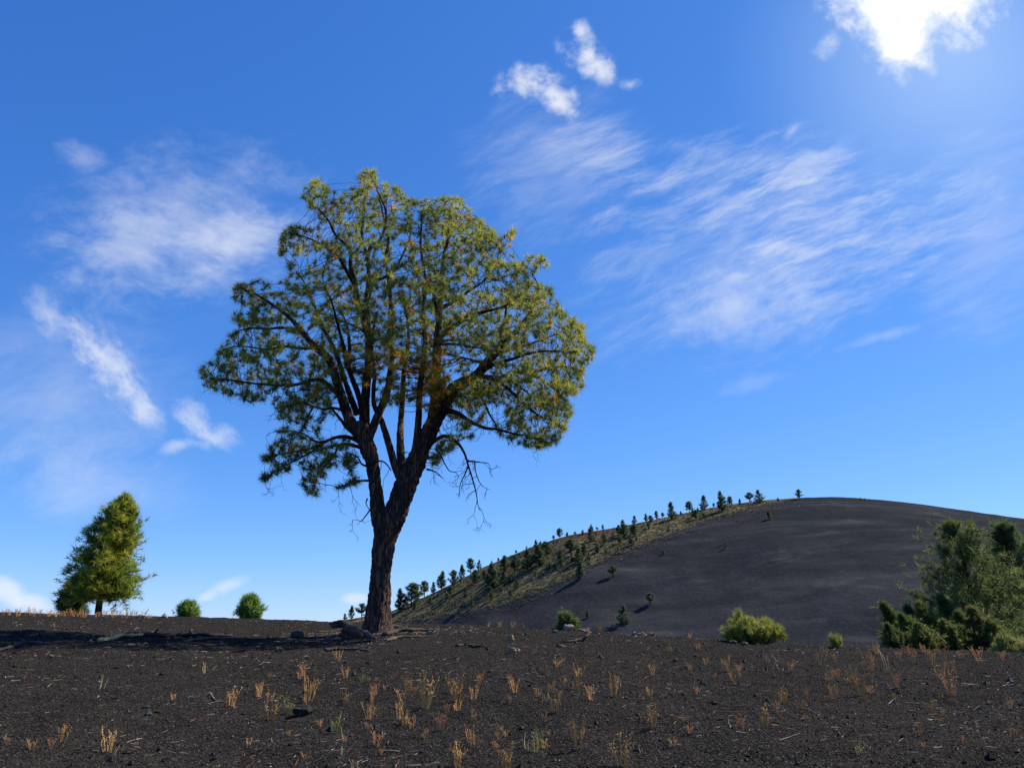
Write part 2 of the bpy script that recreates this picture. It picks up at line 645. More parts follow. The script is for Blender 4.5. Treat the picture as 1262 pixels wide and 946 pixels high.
def m_cinder():
    m, gg = mat_new('cinder')
    co = obj_co(gg)
    big = gg.noise(co, 0.35, 4, 0.6)
    mid = gg.noise(co, 3.0, 6, 0.65)
    fine = gg.noise(co, 55.0, 5, 0.7)
    sp = gg.voro(co, 60.0, 'F1', 'Color')
    spv = gg.dot(sp, (0.5, 0.3, 0.2))
    c = gg.mix(gg.ss(mid, 0.3, 0.72), (0.0115, 0.0106, 0.0097), (0.026, 0.0235, 0.0213))
    c = gg.mix(gg.ss(big, 0.45, 0.7) * 0.55, c, (0.034, 0.028, 0.0235))
    c = gg.mix(gg.ss(fine, 0.35, 0.75) * 0.6, c, (0.052, 0.047, 0.042))
    c = gg.mix(gg.ss(spv, 0.62, 0.8) * 0.45, c, (0.14, 0.128, 0.114))
    c = gg.mix(gg.ss(spv, 0.42, 0.25) * 0.7, c, (0.005, 0.0045, 0.004))
    h = fine * 0.5 + gg.voro(co, 42.0) * 0.6
    n1 = gg.bump(gg.noise(co, 9.0, 5, 0.7), 0.6, 0.05)
    n2 = gg.bump(h, 1.0, 0.035, n1)
    return finish(m, gg, c, 1.0, n2, 0.0)


def m_hill():
    m, gg = mat_new('hill_cinder')
    co = obj_co(gg)
    veg = gg.new('ShaderNodeAttribute'); veg.attribute_name = 'tint'
    sep = gg.new('ShaderNodeSeparateColor')
    gg.t.links.new(veg.outputs['Color'], sep.inputs[0])
    v = X(gg, sep.outputs[0]); red = X(gg, sep.outputs[1]); base = X(gg, sep.outputs[2])
    st = gg.noise(gg.scalev(co, (0.010, 0.03, 0.075)), 1.0, 7, 0.62, 1.2)
    st2 = gg.noise(gg.scalev(co, (0.035, 0.05, 0.2)), 1.0, 6, 0.65, 0.8)
    fine = gg.noise(co, 0.55, 5, 0.75)
    c = gg.mix(gg.ss(st, 0.35, 0.75), (0.0240, 0.0252, 0.0285), (0.0425, 0.0435, 0.0475))
    c = gg.mix(gg.ss(st2, 0.5, 0.75) * 0.6 * gg.ss(st, 0.3, 0.62), c, (0.088, 0.085, 0.083))
    c = gg.mix(gg.ss(fine, 0.45, 0.8) * 0.5, c, (0.066, 0.063, 0.064))
    vn = gg.noise(co, 0.28, 6, 0.7)
    gold = gg.mix(gg.ss(vn, 0.35, 0.65), (0.052, 0.047, 0.035), (0.165, 0.140, 0.075))
    gold = gg.mix(gg.ss(red + (vn - 0.5) * 0.7, 0.35, 0.75), gold, (0.085, 0.046, 0.032))
    f = gg.ss(v + (gg.noise(co, 0.12, 6, 0.65) - 0.5) * 1.0, 0.35, 0.65)
    c = gg.mix(f, c, gold)
    n = gg.bump(gg.noise(co, 0.5, 6, 0.7), 0.5, 1.0)
    return finish(m, gg, c, 1.0, n, 0.0)


def m_bark(name, dark, plate, crack, sc=1.0):
    m, gg = mat_new(name)
    co = obj_co(gg)
    st = gg.scalev(co, (11.0 * sc, 11.0 * sc, 1.7 * sc))
    ed = gg.voro(st, 1.0, 'DISTANCE_TO_EDGE')
    cell = gg.dot(gg.voro(st, 1.0, 'F1', 'Color'), (0.4, 0.3, 0.3))
    fl = gg.noise(gg.scalev(co, (1, 1, 0.35)), 34.0 * sc, 6, 0.7)
    c = gg.mix(gg.ss(cell + (fl - 0.5) * 0.8, 0.3, 0.75), dark, plate)  # bark plates differ at random in their own brown
    c = gg.mix(gg.ss(ed, 0.14, 0.02) * 0.75, c, crack)
    h = gg.ss(ed, 0.0, 0.16) + fl * 0.45
    n = gg.bump(h, 0.9, 0.035)
    return finish(m, gg, c, 0.9, n, 0.2)


def m_needle(name, trans=0.55):
    m, gg = mat_new(name)
    col = attr(gg)
    d = gg.new('ShaderNodeBsdfPrincipled')
    gg.put(d.inputs['Base Color'], col)
    d.inputs['Roughness'].default_value = 0.5
    d.inputs['Specular IOR Level'].default_value = 0.35
    t = gg.new('ShaderNodeBsdfTranslucent')
    gg.put(t.inputs['Color'], col)
    mx = gg.new('ShaderNodeMixShader')
    mx.inputs[0].default_value = trans
    gg.t.links.new(d.outputs[0], mx.inputs[1])
    gg.t.links.new(t.outputs[0], mx.inputs[2])
    o = gg.new('ShaderNodeOutputMaterial')
    gg.t.links.new(mx.outputs[0], o.inputs[0])
    return m


def m_tint(name, rough=0.9, sc=14.0, amt=0.5, bump=0.02, stretch=(1, 1, 1)):
    """vertex tint with grain"""
    m, gg = mat_new(name)
    co = gg.scalev(obj_co(gg), stretch)
    col = attr(gg)
    n = gg.noise(co, sc, 6, 0.7)
    c = gg.mix(gg.ss(n, 0.62, 0.3) * amt, col, (0.35, 0.33, 0.32), 'MULTIPLY')
    nb = gg.bump(gg.noise(co, sc * 1.7, 6, 0.7), 0.8, bump)
    return finish(m, gg, c, rough, nb, 0.25)


M_CINDER = m_cinder()
M_HILL = m_hill()
M_BARK = m_bark('pine_bark', (0.052, 0.036, 0.030), (0.165, 0.084, 0.057), (0.010, 0.008, 0.008))
M_LIMB = m_bark('limb_bark', (0.026, 0.021, 0.019), (0.055, 0.040, 0.032), (0.009, 0.008, 0.008), 2.2)
M_TWIG = finish(*(lambda m, gg: (m, gg, gg.mix(gg.noise(obj_co(gg), 25, 3), (0.030, 0.024, 0.021), (0.062, 0.046, 0.036))))(*mat_new('twig_bark')), 0.9)
M_NEEDLE = m_needle('pine_needles')
M_ROCK = m_tint('lava_rock', 0.92, 9.0, 0.7, 0.03)
M_WOOD = m_tint('weathered_wood', 0.9, 7.0, 0.65, 0.02, (1, 1, 1))
M_STEM = m_tint('dry_stem', 0.85, 30.0, 0.3, 0.002)
M_LEAF = m_needle('bush_leaves', 0.4)

# ------------------------------------------------------------------ ground sheet
az_f = np.linspace(R(-47), R(47), 640)
az_b = np.linspace(R(47), R(313), 90)[1:-1]
AZ = np.concatenate([az_f, az_b])
RH = np.concatenate([[0.4, 1.2, 2.0, 2.8, 3.5], np.geomspace(4.2, 62, 330), np.geomspace(66, 260, 40), np.geomspace(300, 9000, 26)])
aa, rr = np.meshgrid(AZ, RH)
gx, gy = rr * np.sin(aa), rr * np.cos(aa)
gz = ground(gx, gy)
na, nr = len(AZ), len(RH)
gi = np.arange(na * nr).reshape(nr, na)
q = np.stack([gi[:-1], gi[1:], np.roll(gi, -1, 1)[1:], np.roll(gi, -1, 1)[:-1]], -1).reshape(-1, 4)
GV = np.stack([gx, gy, gz], -1).reshape(-1, 3)
GV = np.vstack([GV, [[0, 0, float(ground(0.0, 0.3))]]])
cap = np.stack([gi[0], np.roll(gi[0], -1), np.full(na, na * nr)], -1)
go = mesh_np('ground', GV, [q, cap[:, ::-1]], M_CINDER, True)
go['kind'] = 'structure'

# ------------------------------------------------------------------ far cinder hill
hx = np.linspace(-190, 560, 420)
hy = np.concatenate([np.linspace(190, 440, 170), np.linspace(446, 640, 50)])
XX, YY = np.meshgrid(hx, hy)
ZZ = hill_z(XX, YY)
VEGB = [(430, 766), (520, 764), (580, 752), (640, 737), (690, 716), (740, 690), (790, 670), (830, 655), (880, 637), (930, 623), (985, 613.5), (1040, 605)]
# direction of each hill point in the chart used for measuring the photo
rel = np.stack([XX, YY, ZZ - EYE], -1)
dd = rel @ FWD
ppx = CX + FPX * rel[..., 0] / dd
ppy = CY - FPX * (rel @ UPV) / dd
vb = np.interp(ppx, [a for a, b in VEGB], [b for a, b in VEGB])
veg = np.clip(0.5 + (vb - ppy) / 14.0, 0, 1)
veg = np.where((ppx > 985), np.clip(0.5 + (613 - ppy) / 6, 0, 1) * 0.4, veg)
veg = np.where(YY > HY + 6, np.where(ppx < 985, 1.0, 0.0), veg)
sil_y = np.interp(ppx, [a for a, b in HILL_SIL], [b for a, b in HILL_SIL])
red = np.clip(1 - (ppy - sil_y) / 13, 0, 1) * np.clip((ppx - 590) / 40, 0, 1) * np.clip((800 - ppx) / 60, 0, 1)
# pale grassy rim beside the right-hand pines
veg = np.maximum(veg, np.clip(1 - np.hypot((ppx - 1165) / 34, (ppy - 735 - (1165 - ppx) * .35) / 7), 0, 1))
hi = np.arange(XX.size).reshape(XX.shape)
q = np.stack([hi[:-1, :-1], hi[:-1, 1:], hi[1:, 1:], hi[1:, :-1]], -1).reshape(-1, 4)
ho = mesh_np('cinder_hill', np.stack([XX, YY, ZZ], -1).reshape(-1, 3), q, M_HILL, True,
             np.stack([veg, red, np.zeros_like(veg)], -1).reshape(-1, 3))
ho['kind'] = 'structure'

# ------------------------------------------------------------------ the big pine
TB = ghit(466, 779)
D0 = TB[1]
PXM = P(466, 600, D0)[1] / FPX        # metres per photo pixel at the tree


def L3(pts, r0, r1, o0=0.0, o1=0.0, pw=1.0):
    """limb traced as (px, py) with radii in px and depth offsets in metres"""
    n = len(pts)
    out, rad = [], []
    for i, (x, y) in enumerate(pts):
        t = i / (n - 1)
        o = o0 + (o1 - o0) * t
        p, s = P(x, y, D0 + o)
        out.append(p)
        rad.append((0.88 if r0 > 4 else 1.0) * (r0 + (r1 * 0.6 - r0) * t ** pw) * s / FPX)
    return np.array(out), np.array(rad)


def limb_r(pr):
    return [(x, y) for x, y, r in pr], [r for x, y, r in pr]


tree = empty('ponderosa_pine', (TB[0], TB[1], TB[2]))
tag(tree, 'tall forked old pine with a broad crown, the largest tree, standing on the cinder rise', 'pine tree')
TO = np.array(TB)

TRUNK = [(465, 792, 27), (465, 780, 22), (465.5, 770, 18.5), (466.5, 757, 16.2), (467.5, 740, 15.2), (469, 715, 14.4), (471, 690, 14.3), (474.5, 665, 15.6), (480, 648, 17.5), (487, 632, 17.0), (493, 616, 16.2), (500, 598, 17.0), (507, 582, 15.5), (513, 568, 14.5), (520, 552, 13.2), (528, 535, 12.4), (536, 518, 11.2), (545, 500, 9.8)]
LEFT = [(474, 662, 12), (468, 640, 11.6), (464.5, 615, 10), (462, 595, 8.8), (459, 572, 9), (455, 556, 11.5), (449, 538, 11), (444, 520, 9.5)]
LIMBS = [
    # (points, r0, r1, depth0, depth1)
    ([(500, 600), (490, 582), (484.5, 566), (480, 550), (474.5, 532), (469, 516), (463, 500), (459, 482), (460, 460), (462, 438), (459, 412), (462, 385)], 6.5, 1.8, .1, .6),
    ([(452, 545), (460, 525), (468, 508), (475, 490), (480, 463), (484, 436), (481, 415), (480, 390), (481, 349), (477, 320), (476, 294), (472, 262), (469, 240)], 6.5, 1.5, .1, 1.0),
    ([(502, 600), (495, 571), (493.5, 540), (493.5, 520), (496, 486), (499, 455), (501, 430), (503, 400), (500, 372)], 6.5, 1.8, .3, 1.8),
    ([(508, 588), (511, 560), (514, 535), (516, 510), (517, 480), (521, 450), (523, 420), (522, 390), (521, 376), (522.5, 349), (521, 307), (520, 287), (517, 262)], 6.0, 1.4, -.1, -.6),
    ([(534, 522), (536, 500), (537, 478), (538, 443), (540, 414), (541, 385), (545, 350), (548, 315), (552, 285), (556, 258)], 9.0, 1.4, 0, .5),
    ([(540, 416), (556, 404), (576, 390), (594, 386), (610, 382), (626, 374), (640, 362)], 4.2, 1.5, 0, -1.4),
    ([(539, 384), (534, 362), (528, 350), (519, 338), (509, 326)], 3.0, 1.0, .2, -1.3),
    ([(541, 381), (556, 372), (576, 361), (592, 350), (606, 335), (616, 318)], 3.0, 1.2, .3, 1.9),
    ([(536, 518), (549, 496), (559, 480), (571, 471), (585, 463), (594, 455), (602, 445), (612, 433), (622, 422), (633, 412), (643, 400), (652, 386), (660, 370), (664, 352)], 10.5, 1.4, 0, -.6),
    ([(590, 461), (600, 455), (614, 447), (631, 441), (651, 436), (672, 434), (694, 433), (712, 432)], 4.2, 1.1, -.2, -1.7),
    ([(579, 467), (597, 465), (612, 464), (622, 462), (632, 459), (649, 461), (664, 456), (684, 452), (703, 455), (716, 462)], 4.2, 1.0, -.1, 1.1),
    ([(649, 461), (664, 466), (680, 476), (692, 488), (700, 498)], 2.0, .8, .4, .1),
    ([(600, 465), (612, 468), (622, 475), (632, 485), (645, 497), (656, 505), (667, 514), (685, 521), (698, 528)], 3.4, 1.0, -.2, -.9),
    ([(620, 463), (632, 470), (643, 479), (653, 487), (668, 499), (684, 508)], 2.2, .9, -.1, .9),
    ([(613, 432), (617, 421), (617, 410), (622, 394), (624, 378), (630, 360)], 3.0, 1.2, -.3, -1.6),
    ([(604, 443), (618, 436), (640, 428), (660, 420), (684, 412), (704, 405)], 2.6, .9, -.3, 1.6),
    ([(541, 421), (556, 420), (575, 418), (592, 416), (612, 410), (628, 404)], 2.4, 1.0, .3, 2.0),
    ([(542, 424), (560, 424), (580, 426), (597, 430), (607, 433)], 2.0, 1.0, -.2, -1.0),
    ([(541, 433), (551, 435), (565, 439), (580, 444), (594, 446)], 2.2, 1.2, -.1, -.9),
    ([(532, 528), (545, 507), (555, 507), (566, 511), (577, 517), (596, 526), (614, 530), (634, 535), (650, 536), (668, 540)], 4.8, 1.0, -.3, -1.3),
    ([(579, 467), (588, 481), (597, 497), (603, 510), (612, 524), (618, 536)], 2.6, .9, .2, .8),
    ([(545, 503), (560, 492), (574, 486), (588, 484), (598, 476)], 2.4, .9, .5, 1.9),
    ([(528, 548), (540, 541), (548, 537), (558, 541), (566, 548), (573, 560), (577, 573), (582, 589), (587, 608), (589, 622), (592, 630)], 3.2, .5, -.2, -.8),
    ([(576, 568), (584, 568.5), (593, 569.5), (602, 571), (604, 578)], 1.3, .4, -.5, -.6),
    ([(577, 574), (573, 584), (568, 594), (566, 603), (567, 611)], 1.2, .35, -.5, -.3),
    ([(585, 569), (586, 580), (590, 592), (596, 600), (604, 603)], 1.0, .3, -.5, -.9),
    ([(537, 553), (543, 561), (548, 571), (554, 580), (562, 582), (566, 588)], 1.5, .4, .1, .3),
    ([(526, 578), (536, 581), (547, 590)], 1.4, .6, 0, -.2),
    ([(447, 540), (437, 528), (433, 522), (426, 505), (419, 481), (412, 459), (405, 441), (390, 429), (379, 417), (368, 404), (356, 390), (343, 380), (328, 371), (312, 361), (297, 354)], 9.0, 1.1, 0, -1.6),
    ([(440, 510), (433, 491), (424, 467), (415, 438), (406, 418), (399, 406), (392, 390), (385, 370), (376, 350), (366, 336)], 4.6, 1.1, .3, 1.9),
    ([(449, 520), (443, 491), (435, 469), (428, 449), (424, 427), (419, 412), (414, 392), (409, 372), (400, 352)], 4.8, 1.3, -.2, -2.0),
    ([(429, 452), (430, 436), (429.5, 414), (427, 398), (418, 380)], 3.2, 1.2, -.4, .7),
    ([(449, 538), (449, 515), (450, 495), (452, 471), (454, 443), (453, 414), (452, 399), (454, 376), (453, 346), (451, 320), (449, 296), (448.5, 265), (447, 236), (446.5, 214)], 8.0, 1.0, .3, .8),
    ([(453, 408), (446, 388), (440, 371), (437, 350), (432, 330), (432, 312), (427, 303), (413, 288), (405, 272), (395, 261), (382, 250)], 5.0, 1.0, .4, -.2),
    ([(436, 350), (426, 332), (417, 317), (406, 307), (388, 297), (371, 292), (356, 287)], 2.8, .9, .2, -1.2),
    ([(451, 322), (457, 306), (468, 295), (474, 280), (476, 262), (470, 246), (463, 230), (459, 212)], 2.8, .7, .7, .2),
    ([(454, 366), (460, 349), (475, 339), (489, 329), (498, 312), (505, 292), (507, 272)], 3.0, .9, .6, 2.0),
    ([(453, 412), (440, 402), (424, 396), (405, 391), (388, 384)], 2.2, .9, .3, 2.2),
    ([(424, 498), (413, 482), (400, 471), (385, 469), (365, 473), (346, 474), (320, 474), (300, 471), (280, 467), (260, 466)], 3.8, 1.0, 0, -.8),
    ([(388, 428), (370, 429), (349, 428), (330, 431), (306, 426), (286, 428), (268, 436)], 2.4, .8, -.6, .7),
    ([(369, 406), (348, 405), (331, 406), (312, 403), (297, 406), (284, 414)], 2.2, .8, -.8, -2.0),
    ([(438, 534), (429, 528), (420, 517), (411, 506), (400, 494), (384, 481), (372, 478)], 3.4, .9, -.2, 1.2),
    ([(428, 507), (412, 503), (398, 503), (385, 500), (372, 497), (356, 500)], 2.2, .8, -.2, -1.4),
    ([(386, 501), (380, 512), (373, 527), (366, 536)], 1.4, .6, -.8, -.6),
    ([(449, 549), (436, 540), (421, 538), (406, 543), (386, 551), (361, 556), (337, 562), (326, 566)], 3.6, .8, 0, -1.0),
    ([(402, 544), (391, 544), (384, 541), (371, 533), (357, 530), (342, 531)], 2.0, .7, -.4, .6),
    ([(392, 550), (385, 556), (371, 564), (356, 571), (340, 578), (325, 592)], 1.7, .6, -.5, -.2),
    ([(447, 552), (430, 548), (418, 549), (413, 557), (408, 567), (393, 584), (389, 592), (386, 602)], 2.6, .7, .3, 1.0),
    ([(412, 558), (402, 566), (392, 575)], 1.0, .4, .4, .2),
    ([(456, 592), (446, 592), (436, 594), (425, 598), (415, 600.5)], 1.8, .5, -.2, -.7),
    ([(452, 574), (445, 571), (440, 562), (432, 568), (424, 570)], 1.5, .5, -.2, -.9),
    ([(456, 628), (450, 636), (445, 642), (439, 640), (434, 641)], 1.1, .3, -.2, -.5),
    ([(456, 573), (463, 569.5), (471, 568), (478, 573.5), (482, 580)], 1.7, 1.0, -.35, -.2),
    ([(453, 614), (451, 620), (455, 628)], 1.2, .6, -.2, -.2),
]


def bark_tube(name, pts, rad, n, step, mat, amp, parent, ruff):
    p, r = catmull(pts, rad, step)
    V, Q, T = tube(p, r, n)
    m = len(p)
    VV = V[:m * n].reshape(m, n, 3)
    for i in range(m):
        for j in range(n):
            v = VV[i, j]
            a = amp * min(1.0, r[i] / 0.2)
            d = mnoise.voronoi(Vector((v[0] * 9, v[1] * 9, v[2] * 1.5)))[0]
            e = min(1.0, (d[1] - d[0]) / 0.35)
            h = a * (e - 0.6) + a * 0.8 * mnoise.noise(Vector((v[0] * 22, v[1] * 22, v[2] * 9))) + ruff * r[i] * mnoise.noise(Vector((v[0] * 2.3, v[1] * 2.3, v[2] * 1.2)))
            nrm = v - p[i]
            VV[i, j] = v + nrm / (np.linalg.norm(nrm) + 1e-9) * h
    V[:m * n] = VV.reshape(-1, 3)
    return mesh_np(name, V - TO, [Q, T], mat, True, None, True, parent), p, r


skel_p, skel_par, skel_dir = [], [], []
END_C, END_D = [], []
OR_C = []
BARE = []


def add_skel(p):
    """points new twigs may sprout from"""
    for i in range(len(p)):
        skel_p.append(p[i])


# trunk with root flare
pp, pr = limb_r(TRUNK)
tp = np.array([P(x, y, D0)[0] for x, y in pp]); tr = np.array(pr) * PXM * np.interp(np.arange(len(pr)), [0, 2, 4, 17], [1.0, .93, .84, .82])
tr_o, p_, r_ = bark_tube('trunk', tp, tr, 60, 0.045, M_BARK, 0.045, tree, 0.10)
add_skel(p_[-6:])
pp, pr = limb_r(LEFT)
tp = np.array([P(x, y, D0 - 0.12)[0] for x, y in pp]); tr = np.array(pr) * PXM * 0.86
_, p_, r_ = bark_tube('limb', tp, tr, 44, 0.045, M_BARK, 0.03, tree, 0.08)
add_skel(p_[-6:])
DEAD = {22, 23, 24, 25, 26, 27, 51, 52, 53}
for k, (pts, r0, r1, o0, o1) in enumerate(LIMBS):
    pw = 0.95 if r0 > 4.4 else 0.75
    up_ = abs(pts[0][0] - pts[-1][0]) < 90 and pts[0][1] - pts[-1][1] > 200
    if up_:
        pts = [(x + 3.0 * math.sin(i * 1.9 + k * 1.3) * min(1, max(0, i - 4) / 4), y) for i, (x, y) in enumerate(pts)]
    a, rad = L3(pts, r0, r1, o0, o1, pw)
    # natural wobble in depth
    if len(a) > 4:
        a[1:-1, 1] += 0.10 * np.sin(np.arange(1, len(a) - 1) * 1.7 + k) * min(1, o1 - o0 if o1 > o0 else o0 - o1)
    big = r0 > 4
    _, p_, r_ = bark_tube('limb', a, rad, 22 if big else 8, 0.06 if big else 0.08, M_BARK if r0 > 5.5 else M_LIMB, 0.022, tree, 0.12)
    if k == 22:
        for q_ in range(12, len(p_), 3): BARE.append((p_[q_], 0.8))
    elif k in (23, 24, 25, 26, 51):
        for q_ in range(2, len(p_), 4): BARE.append((p_[q_], 0.45))
    elif pts[-1][1] > 455 and r0 < 5:
        for q_ in range(4, len(p_), 4): BARE.append((p_[q_], 0.75))
    if k not in DEAD:
        add_skel(p_[3:])
        for q_ in range(1, 6):
            if q_ < len(p_):
                END_C.append(p_[-q_]); END_D.append(unit(p_[-1] - p_[-6 if len(p_) > 5 else 0]))

for ox, oy, on, sx_, sy_ in ((533, 468, 44, 12, 18), (537, 448, 20, 9, 12), (484, 452, 30, 11, 24), (520, 494, 22, 13, 11), (466, 435, 22, 15, 13)):
    for _ in range(on):
        OR_C.append(P(random.gauss(ox, sx_), random.gauss(oy, sy_), D0 + random.uniform(-1.2, -0.25))[0])
# crown outline, measured; space is filled by growing twigs towards attractor points
OUT = [(368, 232), (376, 221), (390, 216), (408, 224), (418, 240), (432, 226), (444, 206), (462, 204), (474, 220), (494, 226), (508, 242), (528, 244), (548, 238), (568, 240), (584, 258), (602, 272), (618, 288), (640, 270), (638, 292), (632, 306), (640, 316), (668, 308), (684, 320), (678, 333), (658, 340), (684, 352), (690, 372), (706, 386), (727, 398), (722, 410), (737, 430), (735, 446), (722, 462), (724, 482), (706, 490), (709, 506), (703, 530), (690, 549), (664, 556), (640, 552), (622, 543), (618, 520), (606, 500), (600, 520), (590, 540), (570, 548), (552, 562), (546, 576), (534, 582), (528, 570), (536, 545), (552, 520), (540, 490), (520, 488), (505, 500), (480, 505), (455, 478), (430, 470), (420, 485), (400, 515), (400, 535), (425, 545), (440, 565), (450, 590), (444, 605), (428, 603), (425, 575), (408, 580), (398, 600), (392, 618), (376, 612), (366, 592), (372, 572), (352, 584), (324, 600), (313, 590), (326, 576), (318, 566), (330, 545), (345, 536), (336, 520), (334, 496), (300, 498), (285, 490), (262, 484), (246, 478), (238, 463), (246, 448), (262, 430), (276, 412), (290, 405), (276, 394), (292, 378), (275, 358), (295, 344), (318, 338), (340, 346), (352, 334), (338, 312), (343, 284), (362, 272), (386, 272), (372, 258)]
poly = np.array(OUT, float)


def inside(x, y):
    c = np.zeros(len(x), bool)
    j = len(poly) - 1
    for i in range(len(poly)):
        xi, yi = poly[i]; xj, yj = poly[j]
        k = ((yi > y) != (yj > y)) & (x < (xj - xi) * (y - yi) / (yj - yi + 1e-9) + xi)
        c ^= k
        j = i
    return c


def edge_dist(x, y):
    d = np.full(len(x), 1e9)
    for i in range(len(poly)):
        a = poly[i]; b = poly[(i + 1) % len(poly)]
        ab = b - a
        t = np.clip(((x - a[0]) * ab[0] + (y - a[1]) * ab[1]) / (ab @ ab), 0, 1)
        d = np.minimum(d, np.hypot(x - a[0] - t * ab[0], y - a[1] - t * ab[1]))
    return d


NA = 150000
ax = rng.uniform(236, 740, NA); ay = rng.uniform(203, 620, NA)
k = inside(ax, ay); ax, ay = ax[k], ay[k]
ed = edge_dist(ax, ay)
k = ed > 4.5; ax, ay, ed = ax[k], ay[k], ed[k]
half = 3.5 * np.sqrt(1 - (1 - np.minimum(ed / 150, 1)) ** 2)
uo = rng.uniform(-1, 1, len(ax))
prob = 0.22 + 0.78 * np.maximum(np.abs(uo) ** 2, 1 - ed / 55)
prob *= np.where(ax > 500, 1.0, 0.72) * np.where(ay > 500, 0.75, 1.0)
# foliage comes in clumps about a metre across, with bare limbs and sky between them
zz_ = uo * half
clump = np.array([mnoise.noise(Vector((a_ / 44, b_ / 30, c_ * 0.9))) + 0.45 * mnoise.noise(Vector((a_ / 17, b_ / 13, c_ * 2.2 + 9))) for a_, b_, c_ in zip(ax, ay, zz_)])
prob *= np.clip((clump + 0.18 + np.where(ax > 500, 0.16, 0.0)) * 4.0, 0.03, 1)
for ex, ey, ea, eb, kk in ((590, 448, 66, 27, .92), (486, 490, 62, 60, .85), (440, 450, 40, 50, .55), (540, 430, 30, 50, .6), (640, 470, 45, 18, .6), (606, 505, 40, 24, .8), (415, 520, 45, 30, .7), (560, 520, 40, 30, .6), (390, 560, 40, 20, .5)):
    prob *= 1 - kk * np.exp(-(((ax - ex) / ea) ** 2 + ((ay - ey) / eb) ** 2) * 1.2)
prob *= np.where((uo < -0.1) & (ed > 45), 0.38, 1.0)
k = rng.random(len(ax)) < prob
ax, ay, uo, half = ax[k], ay[k], uo[k], half[k]
ATT = np.array([P(x, y, D0 + o)[0] for x, y, o in zip(ax, ay, uo * half)])
if len(ATT) > 19000:
    ATT = ATT[:19000]

nodes = np.array(skel_p)
ns = len(nodes)
par = -np.ones(ns, int)
STEP, KILL, INF = 0.12, 0.11, 1.25
N = [nodes]; PAR = [par]; DIRS = [np.zeros((ns, 3))]
allp = nodes.copy(); allpar = par.copy(); alld = np.zeros((ns, 3))


def nearest(A, B, chunk=800):
    bi = np.zeros(len(A), int); bd = np.full(len(A), 1e9)
    for s in range(0, len(A), chunk):
        d = ((A[s:s + chunk, None, :] - B[None]) ** 2).sum(-1)
        bi[s:s + chunk] = d.argmin(1); bd[s:s + chunk] = d.min(1)
    return bi, np.sqrt(bd)


near, nd = nearest(ATT, allp)
alive = nd > KILL
for it in range(60):
    idx = np.where(alive & (nd < INF))[0]
    if len(idx) == 0: break
    v = unit(ATT[idx] - allp[near[idx]])
    u, inv = np.unique(near[idx], return_inverse=True)
    acc = np.zeros((len(u), 3)); np.add.at(acc, inv, v)
    acc = unit(acc) + 0.35 * alld[u] + 0.18 * rng.normal(size=acc.shape)
    acc = unit(acc)
    newp = allp[u] + acc * STEP
    base = len(allp)
    # drop children that fall on an existing node
    allp = np.vstack([allp, newp]); allpar = np.concatenate([allpar, u]); alld = np.vstack([alld, acc])
    li = np.where(alive)[0]
    b, d = nearest(ATT[li], newp)
    better = d < nd[li]
    near[li[better]] = b[better] + base
    nd[li[better]] = d[better]
    # an attractor that gains nothing any more is given up
    stale = (~better) & (nd[li] < 2 * STEP)
    alive[li[stale]] = False
    alive &= nd > KILL
nn_ = len(allp)
kids = np.zeros(nn_, int)
np.add.at(kids, allpar[ns:], 1)
tips = np.zeros(nn_)
tips[(kids == 0)] = 1
tips[:ns] = 0
for i in range(nn_ - 1, ns - 1, -1):
    if allpar[i] >= 0: tips[allpar[i]] += tips[i]
# drawn radius of each twig node
rad = 0.0055 * np.maximum(tips, 1) ** 0.40
ch = np.arange(ns, nn_)
pa = allpar[ch]
ra = np.where(pa < ns, np.minimum(rad[ch] * 1.2, 0.05), rad[pa]); rb = rad[ch]
V, Q = segs_mesh(allp[pa] - TO, allp[ch] - TO, ra, rb, 4)
BA, BB, BRA, BRB = [], [], [], []
sk_ = np.array(skel_p)
for c_ in OR_C:
    q_ = sk_[((sk_ - c_) ** 2).sum(1).argmin()]
    m_ = (q_ + c_) / 2 + np.array([0, 0, -0.05])
    BA += [q_, m_]; BB += [m_, np.array(c_)]; BRA += [.012, .009]; BRB += [.009, .006]


def bare_twig(p, d, L, r, depth=0):
    m = 7
    c = p.copy(); dv = d.copy()
    for i in range(m):
        dv = unit(dv + 0.28 * rng.normal(size=3) + np.array([0, 0, -0.10]))
        q = c + dv * L / m
        BA.append(c); BB.append(q); BRA.append(r * (1 - i / m * .7)); BRB.append(r * (1 - (i + 1) / m * .7))
        if depth < 2 and i > 1 and rng.random() < 0.55:
            bare_twig(q, unit(dv + 0.8 * rng.normal(size=3)), L * rng.uniform(.3, .6), r * .6, depth + 1)
        c = q


for p, wgt in BARE:
    bare_twig(p, unit(np.array([rng.normal() * .8, rng.normal() * .8, -0.35 + rng.normal() * .4])), rng.uniform(.4, 1.1) * wgt, 0.010)
V2, Q2 = segs_mesh(np.array(BA) - TO, np.array(BB) - TO, np.array(BRA), np.array(BRB), 4)
Q = np.vstack([Q, Q2 + len(V)]); V = np.vstack([V, V2])
tw = mesh_np('twigs', V, Q, M_TWIG, True, None, True, tree)
tw['kind'] = 'stuff'

